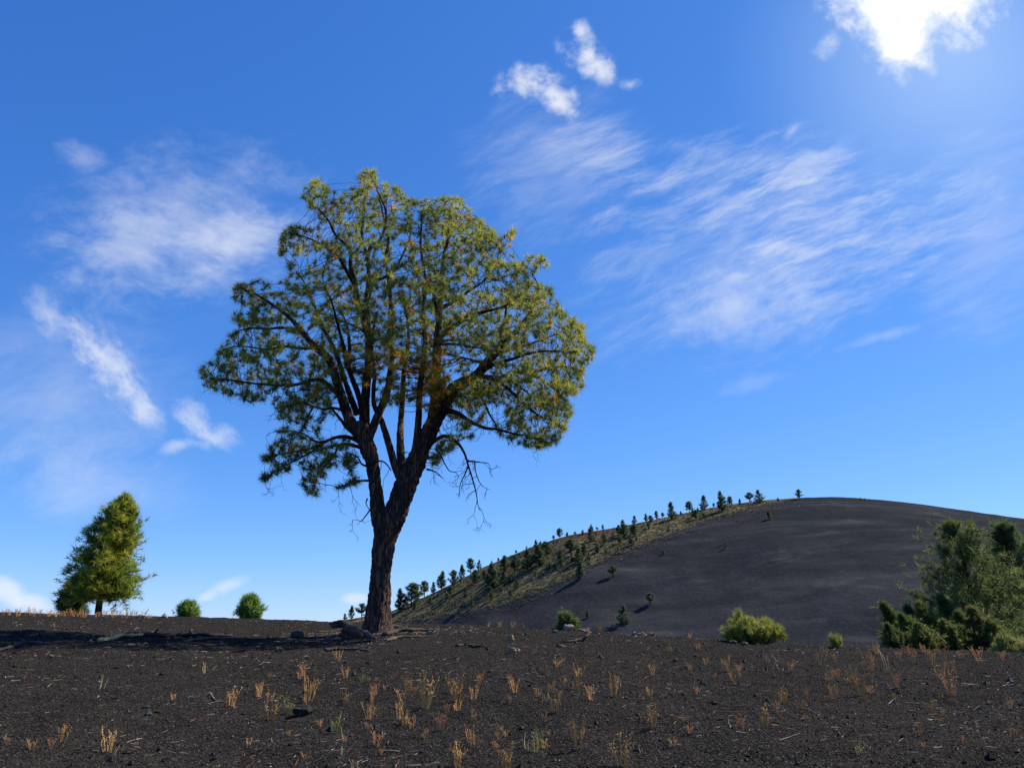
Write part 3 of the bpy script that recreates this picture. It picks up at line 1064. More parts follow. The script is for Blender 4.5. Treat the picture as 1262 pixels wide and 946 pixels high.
# needle bursts
is_tip = (kids == 0); is_tip[:ns] = False
tip_i = np.where(is_tip)[0]
lvl = np.full(nn_, 99); lvl[tip_i] = 0
for _ in range(3):
    for i in tip_i:
        pass
    c_ = np.where(lvl[ns:] < 99)[0] + ns
    np.minimum.at(lvl, allpar[c_], lvl[c_] + 1)
sec = np.where((lvl >= 1) & (lvl <= 2) & (np.arange(nn_) >= ns) & (rng.random(nn_) < 0.55))[0]
TI = np.concatenate([tip_i, sec])
tc = np.vstack([allp[TI], np.array(END_C)]); td = unit(np.vstack([alld[TI], np.array(END_D)]) * 0.8 + np.array([0, 0, 0.6]))
n_or = len(OR_C)
tc = np.vstack([tc, np.array(OR_C)]); td = np.vstack([td, unit(rng.normal(size=(n_or, 3)) + np.array([0, 0, 0.7]))])
TI = np.concatenate([TI, np.full(len(END_C) + n_or, tip_i[0])])
ts = np.where(np.isin(TI, tip_i), rng.uniform(0.19, 0.28, len(TI)), rng.uniform(0.16, 0.22, len(TI)))
# tint: new green, yellowed and a few dead orange bursts near the middle of the crown
rel = tc - np.array([0, 0, EYE]); dd = rel @ FWD
tpx = CX + FPX * rel[:, 0] / dd; tpy = CY - FPX * (rel @ UPV) / dd
cln = vnoise(tpx / 17, tpy / 17, 77)
green = np.array([0.235, 0.275, 0.052]); yel = np.array([0.47, 0.445, 0.070]); dead = np.array([0.95, 0.46, 0.05]); deep = np.array([0.090, 0.130, 0.044])
w = np.clip(0.15 + 0.9 * (cln - 0.3) + 0.25 * rng.normal(size=len(TI)), 0, 1)[:, None]
tint = green * (1 - w) + yel * w
wd = np.clip((0.42 - cln) * 2.5, 0, 1)[:, None]
tint = tint * (1 - wd) + deep * wd
mid = np.exp(-(((tpx - 505) / 55) ** 2 + ((tpy - 470) / 38) ** 2))
kd = rng.random(len(TI)) < 0.03 + 0.35 * mid
kd[-n_or:] = rng.random(n_or) < 0.85
tint[kd] = dead * rng.uniform(0.6, 1.1, (kd.sum(), 1)) * 0.7 + tint[kd] * 0.3
low = np.clip((tpy - 500) / 60, 0, 1)[:, None] * np.clip((560 - tpx) / 60, 0, 1)[:, None]  # shading of the lower left crown, put into the needle tint
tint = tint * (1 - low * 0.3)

# the 300 bursts nearest to the viewer are parts of their own, the rest one part
order = np.argsort(dd)
near300 = order[:300]
rest = order[300:]
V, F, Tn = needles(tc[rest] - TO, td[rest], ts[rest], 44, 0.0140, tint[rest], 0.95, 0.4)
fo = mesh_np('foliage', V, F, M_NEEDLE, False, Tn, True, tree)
fo['kind'] = 'stuff'
protos = []
for k in range(14):
    t = tint[near300[rng.integers(0, 300)]]
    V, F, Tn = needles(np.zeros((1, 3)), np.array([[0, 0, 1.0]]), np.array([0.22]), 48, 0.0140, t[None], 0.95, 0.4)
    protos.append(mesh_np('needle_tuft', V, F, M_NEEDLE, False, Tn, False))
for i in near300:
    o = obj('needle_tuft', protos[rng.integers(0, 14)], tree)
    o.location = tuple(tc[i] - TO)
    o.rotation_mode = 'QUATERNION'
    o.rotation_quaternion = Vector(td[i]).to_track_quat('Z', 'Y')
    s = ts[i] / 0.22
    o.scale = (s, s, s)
print('TREE' if True else '', 'D0', D0, 'base', TB, 'att', len(ATT), 'nodes', nn_, 'tufts', len(TI))


# ------------------------------------------------------------------ other conifers
def conifer(name, label, cat, base, H, prof, lean=(0, 0), nb=60, nt=9, tuft=0.2, nneed=26, width=0.012, tints=None, trunk_r=None, up=0.25, group=None, first=0.12, seed=1, gap=0.0, lean_pow=2.0, scat=0.17, trunk_show=0.95):
    """trunk, boughs and needle foliage; prof = [(height fraction, half-width as a fraction of H)]"""
    r = np.random.default_rng(seed)
    base = np.asarray(base, float)
    root = empty(name, base)
    tag(root, label, cat, group)
    lx, ly = lean
    ph = [a for a, b in prof]; pw_ = [b for a, b in prof]

    def axis(t):
        tt = max(t, 0.0) ** lean_pow
        return np.array([lx * tt * H + 0.012 * H * math.sin(t * 7 + seed), ly * tt * H, t * H])
    tr_ = trunk_r or H * 0.018
    ts_ = np.linspace(-0.02, trunk_show, 14)
    mb = MB()
    mb.tube([axis(t) for t in ts_], [tr_ * (1.15 - t) for t in ts_], 9)
    mb.build('trunk', M_LIMB, root)
    bm = MB()
    cen, dr_, sz, tn = [], [], [], []
    for b in range(nb):
        f = (b + r.random()) / nb
        t = first + (0.985 - first) * f
        wfr = np.interp(t, ph, pw_)
        if r.random() < gap: continue
        L = wfr * H * r.uniform(0.72, 1.12)
        az = b * 2.399 + r.normal() * 0.4
        el = up + 0.55 * f + r.normal() * 0.12
        d = np.array([math.cos(az) * math.cos(el), math.sin(az) * math.cos(el), math.sin(el)])
        p0 = axis(t * 0.97)
        mid_ = p0 + d * L * 0.55 + np.array([0, 0, -0.06 * L])
        end = p0 + d * L + np.array([0, 0, 0.10 * L])
        bm.tube([p0, mid_, end], [tr_ * 0.30 * (1.1 - f), tr_ * 0.2 * (1.1 - f), tr_ * 0.08], 4)
        k = max(3, int(nt * (0.45 + L / (max(pw_) * H))))
        base_t = tints[r.integers(0, len(tints))]
        for j in range(k):
            s = r.uniform(0.2, 1.0) ** 0.7 if j > 2 else 1.0
            q = p0 + (mid_ - p0) * min(1, s / 0.55) if s < 0.55 else mid_ + (end - mid_) * ((s - 0.55) / 0.45)
            off = r.normal(size=3) * np.array([1, 1, 0.75]) * L * (scat * (0.35 + s) if j > 2 else 0.04)
            c = q + off
            dv = d * 0.7 + unit(off) * 0.6 + np.array([0, 0, 0.5])
            cen.append(c); dr_.append(unit(dv)); sz.append(tuft * r.uniform(0.75, 1.2))
            tn.append(np.array(base_t) * r.uniform(0.75, 1.25))
    for j in range(6):
        cen.append(axis(0.985) + r.normal(size=3) * 0.02 * H); dr_.append(np.array([0, 0, 1.0])); sz.append(tuft); tn.append(np.array(tints[0]))
    bm.build('boughs', M_TWIG, root)
    V, F, T = needles(np.array(cen), np.array(dr_), np.array(sz), nneed, width, np.array(tn), 0.95, 0.7)
    f = mesh_np('foliage', V, F, M_NEEDLE, False, T, True, root)
    f['kind'] = 'stuff'
    return root


def segs_one(a, b, r):
    V, Q = segs_mesh(np.array([a]), np.array([b]), np.array([r]), np.array([r * 0.6]), 3)
    return V, Q, None


def stand(px, py, Y):
    """where a thing seen at px stands at depth Y on the ground"""
    r_ = ray(px, py)
    x = Y * r_[0] / r_[1]
    return np.array([x, Y, float(ground(x, Y))])


def size_at(p, top_px, top_py):
    """height so that the top reaches photo row top_py"""
    q, s = P(top_px, top_py, p[1])
    return q[2] - p[2], s / FPX


GR = [(0.130, 0.195, 0.045), (0.175, 0.235, 0.050), (0.095, 0.155, 0.040)]
GY = [(0.257, 0.312, 0.037), (0.390, 0.382, 0.043), (0.172, 0.242, 0.035)]
GD = [(0.095, 0.140, 0.045), (0.125, 0.175, 0.050), (0.085, 0.125, 0.042)]

b = stand(121, 757, 45.5); h, s = size_at(b, 136, 607)
conifer('young_pine', 'bushy green young pine on the left skyline, taller than the shrubs beside it', 'pine tree', b, h,
        [(0, .20), (.12, .26), (.22, .265), (.35, .25), (.5, .225), (.68, .185), (.84, .12), (.95, .045), (1, .01)], (0.085, 0), 150, 19, 0.36, 20, 0.032, GY, .17, 0.15, None, 0.14, 3, 0.06, 1.6)
b = stand(86, 757, 47.5); h, s = size_at(b, 92, 712)
conifer('young_pine', 'low dark pine tucked against the left side of the bushy young pine', 'pine tree', b, h,
        [(0, .26), (.2, .36), (.6, .30), (.9, .13), (1, .03)], (0.05, 0), 60, 14, 0.36, 18, 0.036, GD, .07, 0.3, None, 0.12, 4)
for (cx_, top, wd, lab, sd) in ((231, 745, .62, 'small round pine top showing over the left crest, nearer the young pine', 5), (307, 736, .50, 'small pointed pine top showing over the left crest, nearer the big trunk', 6)):
    b = stand(cx_, 760, 52); h, s = size_at(b, cx_, top)
    conifer('young_pine', lab, 'pine tree', b, h, [(0, wd * .75), (.35, wd * .95 if cx_ < 300 else wd), (.7, wd * .75), (.92, wd * .35), (1, .03)], (0, 0), 60, 13, 0.34, 16, 0.032, [(0.170, 0.289, 0.060), (0.230, 0.340, 0.068)], .06, 0.5, None, 0.1, sd)

# right-hand group
JA_ = [(0.122, 0.158, 0.043), (0.166, 0.202, 0.050), (0.094, 0.126, 0.037)]
b = stand(1222, 802, 27.5); h, s = size_at(b, 1194, 641)
conifer('dark_pine', 'open dark green pine at the right edge, with a bare trunk showing among its boughs', 'pine tree', b, h,
        [(0, .34), (.2, .40), (.45, .36), (.62, .28), (.75, .22), (.9, .12), (1, .02)], (-0.15, 0), 100, 15, 0.25, 17, 0.021, JA_, .11, 0.3, None, 0.10, 8, 0.16, 1.3, 0.22)
b = stand(1262, 802, 36); h, s = size_at(b, 1256, 641)
conifer('dark_pine', 'dense grey green pine cut by the right frame edge, behind the open pine', 'pine tree', b, h,
        [(0, .34), (.4, .28), (.75, .15), (.92, .08), (1, .02)], (0, 0), 100, 18, 0.34, 20, 0.026, GD, .12, 0.2, None, 0.1, 9)
JA = [(0.112, 0.148, 0.040), (0.140, 0.176, 0.045), (0.090, 0.126, 0.038)]
JB = [(0.148, 0.176, 0.040), (0.180, 0.202, 0.045), (0.112, 0.144, 0.038)]
JC = [(0.090, 0.148, 0.054), (0.112, 0.176, 0.058), (0.076, 0.126, 0.050)]
JD = [(0.171, 0.166, 0.054), (0.198, 0.189, 0.058), (0.135, 0.140, 0.050)]
JUN = [(1090, 741, 26.0, .30, -.34, 'leftmost leaning evergreen by the right edge, with a sharp tip', JA, 10), (1106, 756, 25.0, .40, -.34, 'shorter leaning evergreen tucked right of the leftmost sharp tipped one', JA, 17),
       (1121, 745, 26.8, .32, -.40, 'leaning evergreen with an arched grey green top, third from the left', JC, 11), (1139, 742, 26.2, .33, -.40, 'olive leaning evergreen with long sloping right side, fourth from the left', JB, 12),
       (1156, 764, 25.0, .46, -.34, 'short bright leaning evergreen before the bluish green one', JB, 18), (1166, 733, 26.8, .32, -.34, 'bluish green spire leaning left of the open pine', JC, 13),
       (1178, 752, 25.6, .36, -.30, 'green leaning evergreen touching the lowest left boughs of the open pine', JA, 19), (1194, 748, 25.2, .42, -.26, 'dull brownish olive leaning evergreen below the open pine', JD, 14),
       (1212, 764, 24.6, .42, -.3, 'low olive evergreen at the foot of the open pine trunk', JB, 20), (1082, 768, 24.4, .42, -.3, 'lowest squat evergreen at the left end of the leaning row', JA, 15), (1122, 768, 24.2, .5, -.34, 'low spreading evergreen in front of the middle of the leaning row', JB, 16)]
for (x_, top, Y, wd, ln, lab, tn, sd) in JUN:
    b = stand(x_ + 22, 800, Y); h, s = size_at(b, x_, top)
    conifer('leaning_evergreen', lab, 'evergreen', b, h, [(0, wd * 1.25), (.25, wd * 1.05), (.5, wd * .74), (.75, wd * .42), (.92, wd * .18), (1, .02)], (ln * .8, 0), 72, 15, min(0.24, 0.125 * h), 15, 0.017, tn, .035, 0.75, 'leaning evergreens by the right edge', 0.03, sd, 0.12, 1.15, 0.26)
b = stand(699, 772, 42); h, s = size_at(b, 699, 751)
conifer('pine_shrub', 'dark rounded pine shrub directly behind the pale rock on the crest', 'shrub', b, h * .85, [(0, .5), (.4, .48), (.8, .34), (1, .1)], (0, 0), 56, 12, 0.26, 14, 0.026, GD, .05, 0.6, None, 0.03, 16)


# ------------------------------------------------------------------ pines on the hill
HT = [(493, 753, 24), (507, 746, 24), (514, 734, 10), (523, 729, 17), (534, 729, 12), (544, 721, 19), (558, 723, 18), (569, 710, 15), (580, 707, 17), (590, 697, 11), (606, 726, 28), (585, 719, 15), (622, 704, 17), (634, 707, 20), (650, 702, 22), (664, 697, 22), (672, 685, 16), (691, 697, 17), (704, 685, 18), (713, 694, 17), (715, 713, 19), (690, 663, 11), (699, 661, 5), (682, 664, 5), (728, 667, 15), (729, 656, 9), (744, 672, 13), (743, 651, 6), (736, 651, 4), (755, 663, 6), (769, 661, 18), (782, 661, 14), (720, 685, 14), (755, 711, 13), (782, 643, 9), (796, 642, 9), (802, 645, 9), (809, 637, 9), (817, 637, 6), (828, 640, 19), (839, 631, 4), (850, 629, 12), (854, 637, 9), (802, 745, 13), (768, 769, 21), (724, 761, 9), (818, 683, 5), (614, 685, 4), (636, 678, 4), (649, 674, 4), (666, 669, 4), (709, 659, 4), (606, 691, 4), (699, 675, 8), (868, 628, 16), (890, 630, 22), (899.5, 623.5, 11), (912, 622, 7), (924, 619, 11), (936, 619, 14), (959, 617, 4), (985.5, 615, 11), (948, 640, 10), (894.5, 675, 6), (1061, 616, 3), (1066, 617, 3), (880, 625, 5), (433, 762, 14), (445.5, 761, 15), (425, 762, 7), (500, 738, 9), (550, 740, 9), (597, 712, 9), (640, 690, 8), (574, 735, 10), (678, 702, 9), (660, 712, 7), (860, 632, 6), (622, 722, 8), (530, 745, 9)]
rh = random.Random(5)
while len(HT) < 118:
    x_ = rh.uniform(500, 880)
    sy_ = float(np.interp(x_, [a for a, b in HILL_SIL], [b for a, b in HILL_SIL])); vy_ = float(np.interp(x_, [a for a, b in VEGB], [b for a, b in VEGB]))
    y_ = rh.uniform(sy_ + 1, vy_ - 2)
    if all(abs(x_ - a) + abs(y_ - b) > 6 for a, b, c in HT):
        HT.append((round(x_, 1), round(y_, 1), rh.uniform(4, 11)))
hp = []
for k in range(5):
    r0 = conifer('hill_pine', 'tmp', 'pine tree', (0, 0, 0), 8.0,
                 [[(0, .20), (.2, .26), (.5, .2), (.8, .11), (1, .01)], [(0, .22), (.3, .30), (.6, .28), (.85, .17), (1, .03)], [(0, .18), (.3, .24), (.6, .2), (.9, .1), (1, .02)],
                  [(0, .2), (.25, .2), (.5, .28), (.75, .26), (1, .06)], [(0, .26), (.2, .3), (.5, .22), (.8, .12), (1, .02)]][k],
                 (0.02 * (k - 2), 0), 40, 9, 0.85, 16, 0.10, [(0.085, 0.118, 0.055), (0.11, 0.145, 0.058), (0.085, 0.12, 0.066)], .2, 0.2, None, [.12, .2, .1, .25, .08][k], 30 + k, 0.22)
    hp.append(r0)
LAB2 = {(985.5, 615): 'lone dark pine standing by itself on the hill summit', (715, 713): 'pine on the edge of the bare black slope, throwing a long shadow', (768, 769): 'tallest pine low on the bare black slope, nearest the crest', (890, 630): 'tallest pine of the skyline row below the summit', (606, 726): 'largest pine low on the grassy flank of the hill', (828, 640): 'broad dark pine on the skyline halfway up the hill', (948, 640): 'small lone pine on the black slope just under the summit', (724, 761): 'small low pine near the foot of the black slope', (1061, 616): 'left one of two tiny shrubs on the bare summit ridge', (1066, 617): 'right one of two tiny shrubs on the bare summit ridge', (755, 711): 'small pine on the black slope right of the grassy edge', (802, 745): 'small pine on the middle of the black slope with a short shadow', (818, 683): 'tiny pine high on the black slope below the skyline trees', (894.5, 675): 'tiny bushy pine alone in the middle of the upper black slope'}
used = [False] * 5
hill_named = {}
n_h = 0
for i, (x_, y_, h_) in enumerate(HT):
    p = hhit(x_, y_)
    if p is None: continue
    k = i % 5
    if used[k]:
        o = copy_tree(hp[k])
    else:
        o = hp[k]; used[k] = True
    s_ = (p @ np.array([0, 0, 0])) + np.dot(p - np.array([0, 0, EYE]), FWD)
    hm = max(h_, 3.2) * s_ / FPX * 1.15
    f = hm / 8.0
    wv = random.uniform(0.95, 1.45)
    o.location = (p[0], p[1], p[2] - 0.15)
    o.scale = (f * wv, f * wv, f)
    o.rotation_euler = (0, 0, random.uniform(0, 6.28))
    sil = float(np.interp(x_, [a for a, b in HILL_SIL], [b for a, b in HILL_SIL]))
    if (x_, y_) in LAB2:
        o['label'] = LAB2[(x_, y_)]; o['group'] = 'pines on the far hill'
    elif x_ < 447:
        hill_named.setdefault('trunk', []).append((x_, o)); o['group'] = 'far pines left of the big trunk'
    elif y_ - h_ < sil - 2 and y_ < sil + 8:
        hill_named.setdefault('sky', []).append((-x_, o)); o['group'] = 'pines on the hill skyline'
    else:
        hill_named.setdefault('flank', []).append((x_, o)); o['group'] = 'pines on the hill flank'
    n_h += 1

TENS = {20: 'twenty', 30: 'thirty', 40: 'forty'}
NUM = ['first', 'second', 'third', 'fourth', 'fifth', 'sixth', 'seventh', 'eighth', 'ninth', 'tenth', 'eleventh', 'twelfth', 'thirteenth', 'fourteenth', 'fifteenth', 'sixteenth', 'seventeenth', 'eighteenth', 'nineteenth', 'twentieth']


def ordinal(k):
    if k < 20: return NUM[k]
    t_, u_ = divmod(k + 1, 10)
    return {2: 'twenty', 3: 'thirty', 4: 'forty', 5: 'fifty', 6: 'sixty', 7: 'seventy', 8: 'eighty'}[t_] + ' ' + (NUM[u_ - 1] if u_ else '')


for key, fmt in (('sky', '%s dark pine down the hill skyline, counting from the summit'), ('flank', '%s dark pine from the left on the grassy hill flank'), ('trunk', '%s small far pine from the left beside the big trunk base')):
    for k, (_x, o) in enumerate(sorted(hill_named.get(key, []), key=lambda v: v[0])):
        o['label'] = ' '.join((fmt % ordinal(k)).split())

# low scrub on the grassy flank: nobody could count it
cs = []
while len(cs) < 4200:
    x_ = random.uniform(490, 990); y_ = random.uniform(612, 768)
    vbv = np.interp(x_, [a for a, b in VEGB], [b for a, b in VEGB])
    sy = np.interp(x_, [a for a, b in HILL_SIL], [b for a, b in HILL_SIL])
    if sy + 0.5 < y_ < vbv + abs(random.gauss(0, 7)):
        r_ = ray(x_, y_)
        cs.append((x_, y_))
pts = [hit(hill_z, x_, y_, 60, 470, 500) for x_, y_ in cs]
pts = np.array([p for p in pts if p is not None])
m_ = len(pts)
tn = np.array([[0.17, 0.15, 0.075], [0.07, 0.085, 0.042], [0.05, 0.07, 0.034], [0.12, 0.085, 0.05]])[rng.integers(0, 4, m_)]
V, F, T = needles(pts, np.tile([0, 0, 1.0], (m_, 1)), rng.uniform(0.4, 1.25, m_), 16, 0.22, tn, 0.8, 0.0)
sc = mesh_np('hill_scrub', V, F, M_LEAF, False, T)
tag(sc, 'pale dry grass and low scrub scattered over the grassy hill flank', 'scrub', kind='stuff')


# ------------------------------------------------------------------ rabbitbrush and pale shrubs on the crest
def brush(name, label, base, W, H, n, tints, seed, width=0.012, up=1.0):
    r = np.random.default_rng(seed)
    root = empty(name, base)
    tag(root, label, 'bush')
    st = MB()
    cen, d_, sz, tn = [], [], [], []
    for i in range(n):
        a = r.uniform(0, 2 * math.pi); q = math.sqrt(r.random())
        tip = np.array([math.cos(a) * q * W / 2, math.sin(a) * q * W / 2 * 0.8, H * (1.02 - 0.42 * q ** 2) * r.uniform(0.45, 1.3) * (1.0 + 0.55 * math.exp(-((math.cos(a) * q + 0.45) / 0.22) ** 2) + 0.2 * math.exp(-((math.cos(a) * q - 0.5) / 0.2) ** 2))])
        foot = np.array([math.cos(a) * q * W * 0.16, math.sin(a) * q * W * 0.13, 0])
        mid_ = foot * 0.35 + tip * 0.65 + np.array([math.cos(a) * 0.05, math.sin(a) * 0.05, -0.08 * H])
        st.tube([foot, mid_, tip], [0.010, 0.007, 0.003], 3)
        dv = unit(tip - mid_)
        t0 = np.array(tints[r.integers(0, len(tints))])
        for k in range(9):
            u = 0.35 + 0.65 * (k + r.random()) / 9
            c = mid_ + (tip - mid_) * ((u - .35) / .65) if k > 3 else foot + (mid_ - foot) * (0.45 + .13 * k)
            cen.append(c + r.normal(size=3) * 0.02); d_.append(unit(dv + np.array([0, 0, up]))); sz.append(r.uniform(0.11, 0.22)); tn.append(t0 * r.uniform(.8, 1.2))
    st.build('stems', M_TWIG, root)
    V, F, T = needles(np.array(cen), np.array(d_), np.array(sz), 9, width * 1.5, np.array(tn), 0.5, 0.4)
    f = mesh_np('foliage', V, F, M_LEAF, False, T, True, root)
    f['kind'] = 'stuff'
    return root


YG = [(0.40, 0.38, 0.075), (0.32, 0.33, 0.07), (0.24, 0.26, 0.06)]
b = ghit(930, 792); p2, s_ = P(930, 792, b[1])
brush('rabbitbrush', 'broad yellow green bush with upright plumes standing on the crest before the black hill', b, 78 * s_ / FPX, 22 * s_ / FPX, 230, YG, 51)
b = ghit(1031, 797); s_ = P(1031, 797, b[1])[1]
brush('rabbitbrush', 'tiny yellow green bush on the crest, right of the broad bush', b, 11 * s_ / FPX, 10 * s_ / FPX, 20, YG, 52, 0.008)
b = stand(1250, 803, 24); s_ = P(1250, 803, 24)[1]
brush('sagebrush', 'low pale olive bush at the right frame edge below the pines', b, 60 * s_ / FPX, 18 * s_ / FPX, 160, [(0.34, 0.33, 0.11), (0.27, 0.28, 0.09)], 53)


# ------------------------------------------------------------------ rocks
def rock_mesh(sx, sy, sz, seed, col, rough=0.35, sub=3):
    import bmesh
    bm = bmesh.new()
    bmesh.ops.create_icosphere(bm, subdivisions=sub, radius=1.0)
    V = np.array([v.co[:] for v in bm.verts])
    F = np.array([[v.index for v in f.verts] for f in bm.faces])
    bm.free()
    r = np.random.default_rng(seed)
    # facets: cut by random planes, then roughen
    for k in range(11):
        n = unit(r.normal(size=3)); d = r.uniform(0.62, 0.9)
        s = V @ n - d
        V = np.where((s > 0)[:, None], V - s[:, None] * n, V)
    for i in range(len(V)):
        V[i] *= 1 + rough * 0.6 * mnoise.fractal(Vector(V[i] * 1.7 + seed), 0.9, 2.0, 5)
    V = V * np.array([sx, sy, sz])
    col = (col[0], col[1] * 0.92, col[2] * 0.78)
    me = mesh_np('rock', V, F, M_ROCK, False, np.broadcast_to(np.array(col), V.shape), False)
    return me


ROCKS = [
    # px, py(foot), width px, height px, colour, label
    (432, 786, 34, 15, (0.070, 0.058, 0.048), 'grey angular boulder leaning on the left foot of the big trunk'),
    (418, 773, 28, 10, (0.040, 0.036, 0.034), 'dark lava lump behind the boulder at the big trunk'),
    (366, 787, 20, 9, (0.060, 0.050, 0.043), 'rough brown stone lying in the tree shadow left of the trunk'),
    (342, 803, 11, 6, (0.075, 0.050, 0.042), 'small reddish stone in front of the tree shadow'),
    (702, 775, 14, 9, (0.30, 0.275, 0.245), 'pale pointed rock on the crest before the pine shrub'),
    (684, 780, 8, 4, (0.10, 0.085, 0.075), 'small brown stone left of the pale pointed rock'),
    (719, 778, 12, 4, (0.15, 0.13, 0.12), 'flat grey stone right of the pale pointed rock'),
    (782, 780, 7, 4, (0.17, 0.16, 0.15), 'first of three grey stones in a row on the crest'),
    (792, 782, 10, 4, (0.24, 0.225, 0.21), 'palest flat stone, middle of the three on the crest'),
    (803, 783, 9, 4, (0.12, 0.11, 0.105), 'dark grey stone, last of the three on the crest'),
    (633, 805, 16, 7, (0.24, 0.19, 0.14), 'pale tan stone on the slope right of the big tree'),
    (630, 788, 8, 6, (0.24, 0.20, 0.16), 'small light stone uphill of the pale tan stone'),
    (693, 798, 9, 4, (0.16, 0.14, 0.125), 'small flat stone below the curved branch on the crest'),
    (372, 882, 24, 14, (0.032, 0.030, 0.030), 'black rough lava rock with grass beside it in the left foreground'),
    (903, 793, 13, 5, (0.055, 0.048, 0.045), 'dark flat stone at the left foot of the broad yellow bush'),
    (918, 795, 10, 4, (0.12, 0.105, 0.09), 'light flat stone under the middle of the broad yellow bush'),
    (171, 761, 11, 4, (0.22, 0.20, 0.19), 'pale stone on the left skyline right of the young pine'),
    (202, 761, 8, 5, (0.30, 0.28, 0.26), 'whitish stone on the left skyline before the round pine top'),
    (158, 797, 14, 4, (0.13, 0.11, 0.095), 'small grey slab just below the bleached driftwood'),
    (1204, 893, 5, 3, (0.30, 0.29, 0.28), 'tiny white pebble low at the right'),
    (62, 809, 6, 3, (0.16, 0.14, 0.13), 'little grey pebble left in front of the tree shadow'),
    (529, 781, 9, 4, (0.20, 0.18, 0.15), 'light chip of rock at the end of the right hand roots'),
    (656, 905, 4, 3, (0.34, 0.33, 0.31), 'white pebble in the centre foreground'),
    (1054, 881, 4, 3, (0.34, 0.33, 0.31), 'white pebble right of centre in the foreground'),
]
for k, (px, py, w_, h_, col, lab) in enumerate(ROCKS):
    b = ghit(px, py)
    s_ = P(px, py, b[1])[1] / FPX
    w2, h2 = w_ * s_ / 2, h_ * s_
    o = obj('rock', rock_mesh(w2 * 1.08, w2 * 0.8, h2 * 0.75, 100 + k, col, 0.5, 3 if w_ > 9 else 2))
    o.location = (b[0], b[1] + w2 * 0.5, float(ground(b[0], b[1] + w2 * .5)) + h2 * 0.30)
    tag(o, lab, 'stone' if w_ > 5 else 'pebble', 'stones on the cinder slope')


# ------------------------------------------------------------------ fallen wood, roots
def log_obj(name, label, pts_px, r_px, col, parent=None, lift=0.3, n=9, seed=0, knots=True, taper=0.6, cat='log'):
    r = random.Random(seed)
    pts, rad = [], []
    m = len(pts_px)
    for i, (x_, y_, up_) in enumerate(pts_px):
        b = ghit(x_, y_)
        s_ = P(x_, y_, b[1])[1] / FPX
        rr_ = r_px * s_ * (1 - (1 - taper) * i / (m - 1))
        pts.append([b[0], b[1], b[2] + up_ * s_ + rr_ * lift]); rad.append(rr_)
    L = np.linalg.norm(np.array(pts[-1]) - np.array(pts[0]))
    p, rd = catmull(pts, rad, max(0.03, L / 28))
    V, Q, T = tube(p, rd, n)
    mm = len(p)
    for i in range(mm * n):
        V[i][2] = p[i // n][2] + (V[i][2] - p[i // n][2]) * 0.62
    for i in range(mm * n):
        v = V[i]; c = p[i // n]
        d = v - c
        V[i] = c + d * (1 + 0.75 * mnoise.noise(Vector((v[0] * 5 + seed, v[1] * 9, v[2] * 9))) + 0.5 * mnoise.noise(Vector(v * 22 + seed)))
    mb = MB()
    org = p[mm // 2]
    mb.add(V, Q, T, col)
    if knots:
        for k in range(3):
            i = r.randrange(3, max(4, mm - 3))
            d = np.array([r.uniform(-.6, .6), r.uniform(-.6, .2), r.uniform(.3, 1)]); d = unit(d)
            l_ = rd[i] * r.uniform(0.4, 1.3)
            mb.tube([p[i], p[i] + d * (rd[i] + l_ * .5), p[i] + d * (rd[i] + l_) + np.array([l_ * .3, 0, 0])], [rd[i] * .45, rd[i] * .3, rd[i] * .12], 5, col)
    o = mb.build(name, M_WOOD, parent, True, org if parent is None else TO)
    if parent is None:
        o.location = tuple(org)
        tag(o, label, cat)
    return o


CH = (0.030, 0.026, 0.024); BR = (0.085, 0.062, 0.047); GYW = (0.16, 0.135, 0.115); PALE = (0.40, 0.33, 0.24)
log_obj('driftwood', 'bleached tan piece of driftwood lying in the tree shadow at the left', [(124, 790, 0), (138, 788, 1), (150, 786, 3), (163, 785, 2), (178, 783, 0)], 4.0, (0.62, 0.38, 0.15), seed=1)
log_obj('fallen_log', 'long blackened log lying in the tree shadow right of the driftwood', [(168, 782, 0), (195, 785, 1), (225, 785, 2), (255, 784, 1), (285, 784, 0)], 5.0, CH, seed=2)
log_obj('fallen_log', 'brown end piece lying along the front of the blackened log', [(225, 791, 0), (250, 788, 1), (275, 787, 1), (302, 787, 0)], 2.6, BR, seed=3)
log_obj('fallen_log', 'dark charred log at the far left edge of the slope', [(-12, 804, 0), (12, 799, 1), (30, 793, 1), (62, 794, 0)], 3.6, CH, seed=4)
log_obj('fallen_log', 'dark broken log in front of the big trunk, on the edge of its shadow', [(400, 802, 0), (415, 801, 1), (432, 801, 1), (455, 802, 0)], 3.2, (0.048, 0.040, 0.036), seed=5)
log_obj('fallen_branch', 'short dark brown log right of the big trunk on the open slope', [(563, 796, 0), (575, 796, 1), (588, 797, 1), (598, 797, 1)], 2.6, (0.070, 0.052, 0.042), seed=6, cat='branch')
log_obj('fallen_branch', 'dark curved branch with a raised tip on the crest below the pale rock', [(692, 791, 0), (706, 791, 1), (718, 789, 2), (724, 786, 3), (728, 783, 4)], 2.0, (0.060, 0.042, 0.034), seed=7, cat='branch')
log_obj('fallen_branch', 'short black stick with a raised end in the centre of the slope', [(682, 820, 0), (688, 819, 1), (694, 815, 3)], 1.5, CH, seed=8, knots=False, cat='branch')
log_obj('fallen_branch', 'long thin grey stick half buried among grass in the centre', [(617, 836, 0), (635, 836, 1), (648, 838, 0), (662, 842, 0)], 1.4, (0.10, 0.08, 0.065), seed=9, knots=False, cat='branch')
log_obj('fallen_branch', 'pale straight splinter in the lower middle foreground', [(470, 926, 0.5), (480, 925.5, 1), (492, 926, 0.5)], 1.2, (0.26, 0.23, 0.20), seed=10, knots=False, cat='branch')
log_obj('fallen_branch', 'dark stick lying between reddish grass tufts below the evergreens', [(1145, 822, 0), (1155, 823, 1), (1166, 823, 0)], 1.8, CH, seed=11, knots=False, cat='branch')
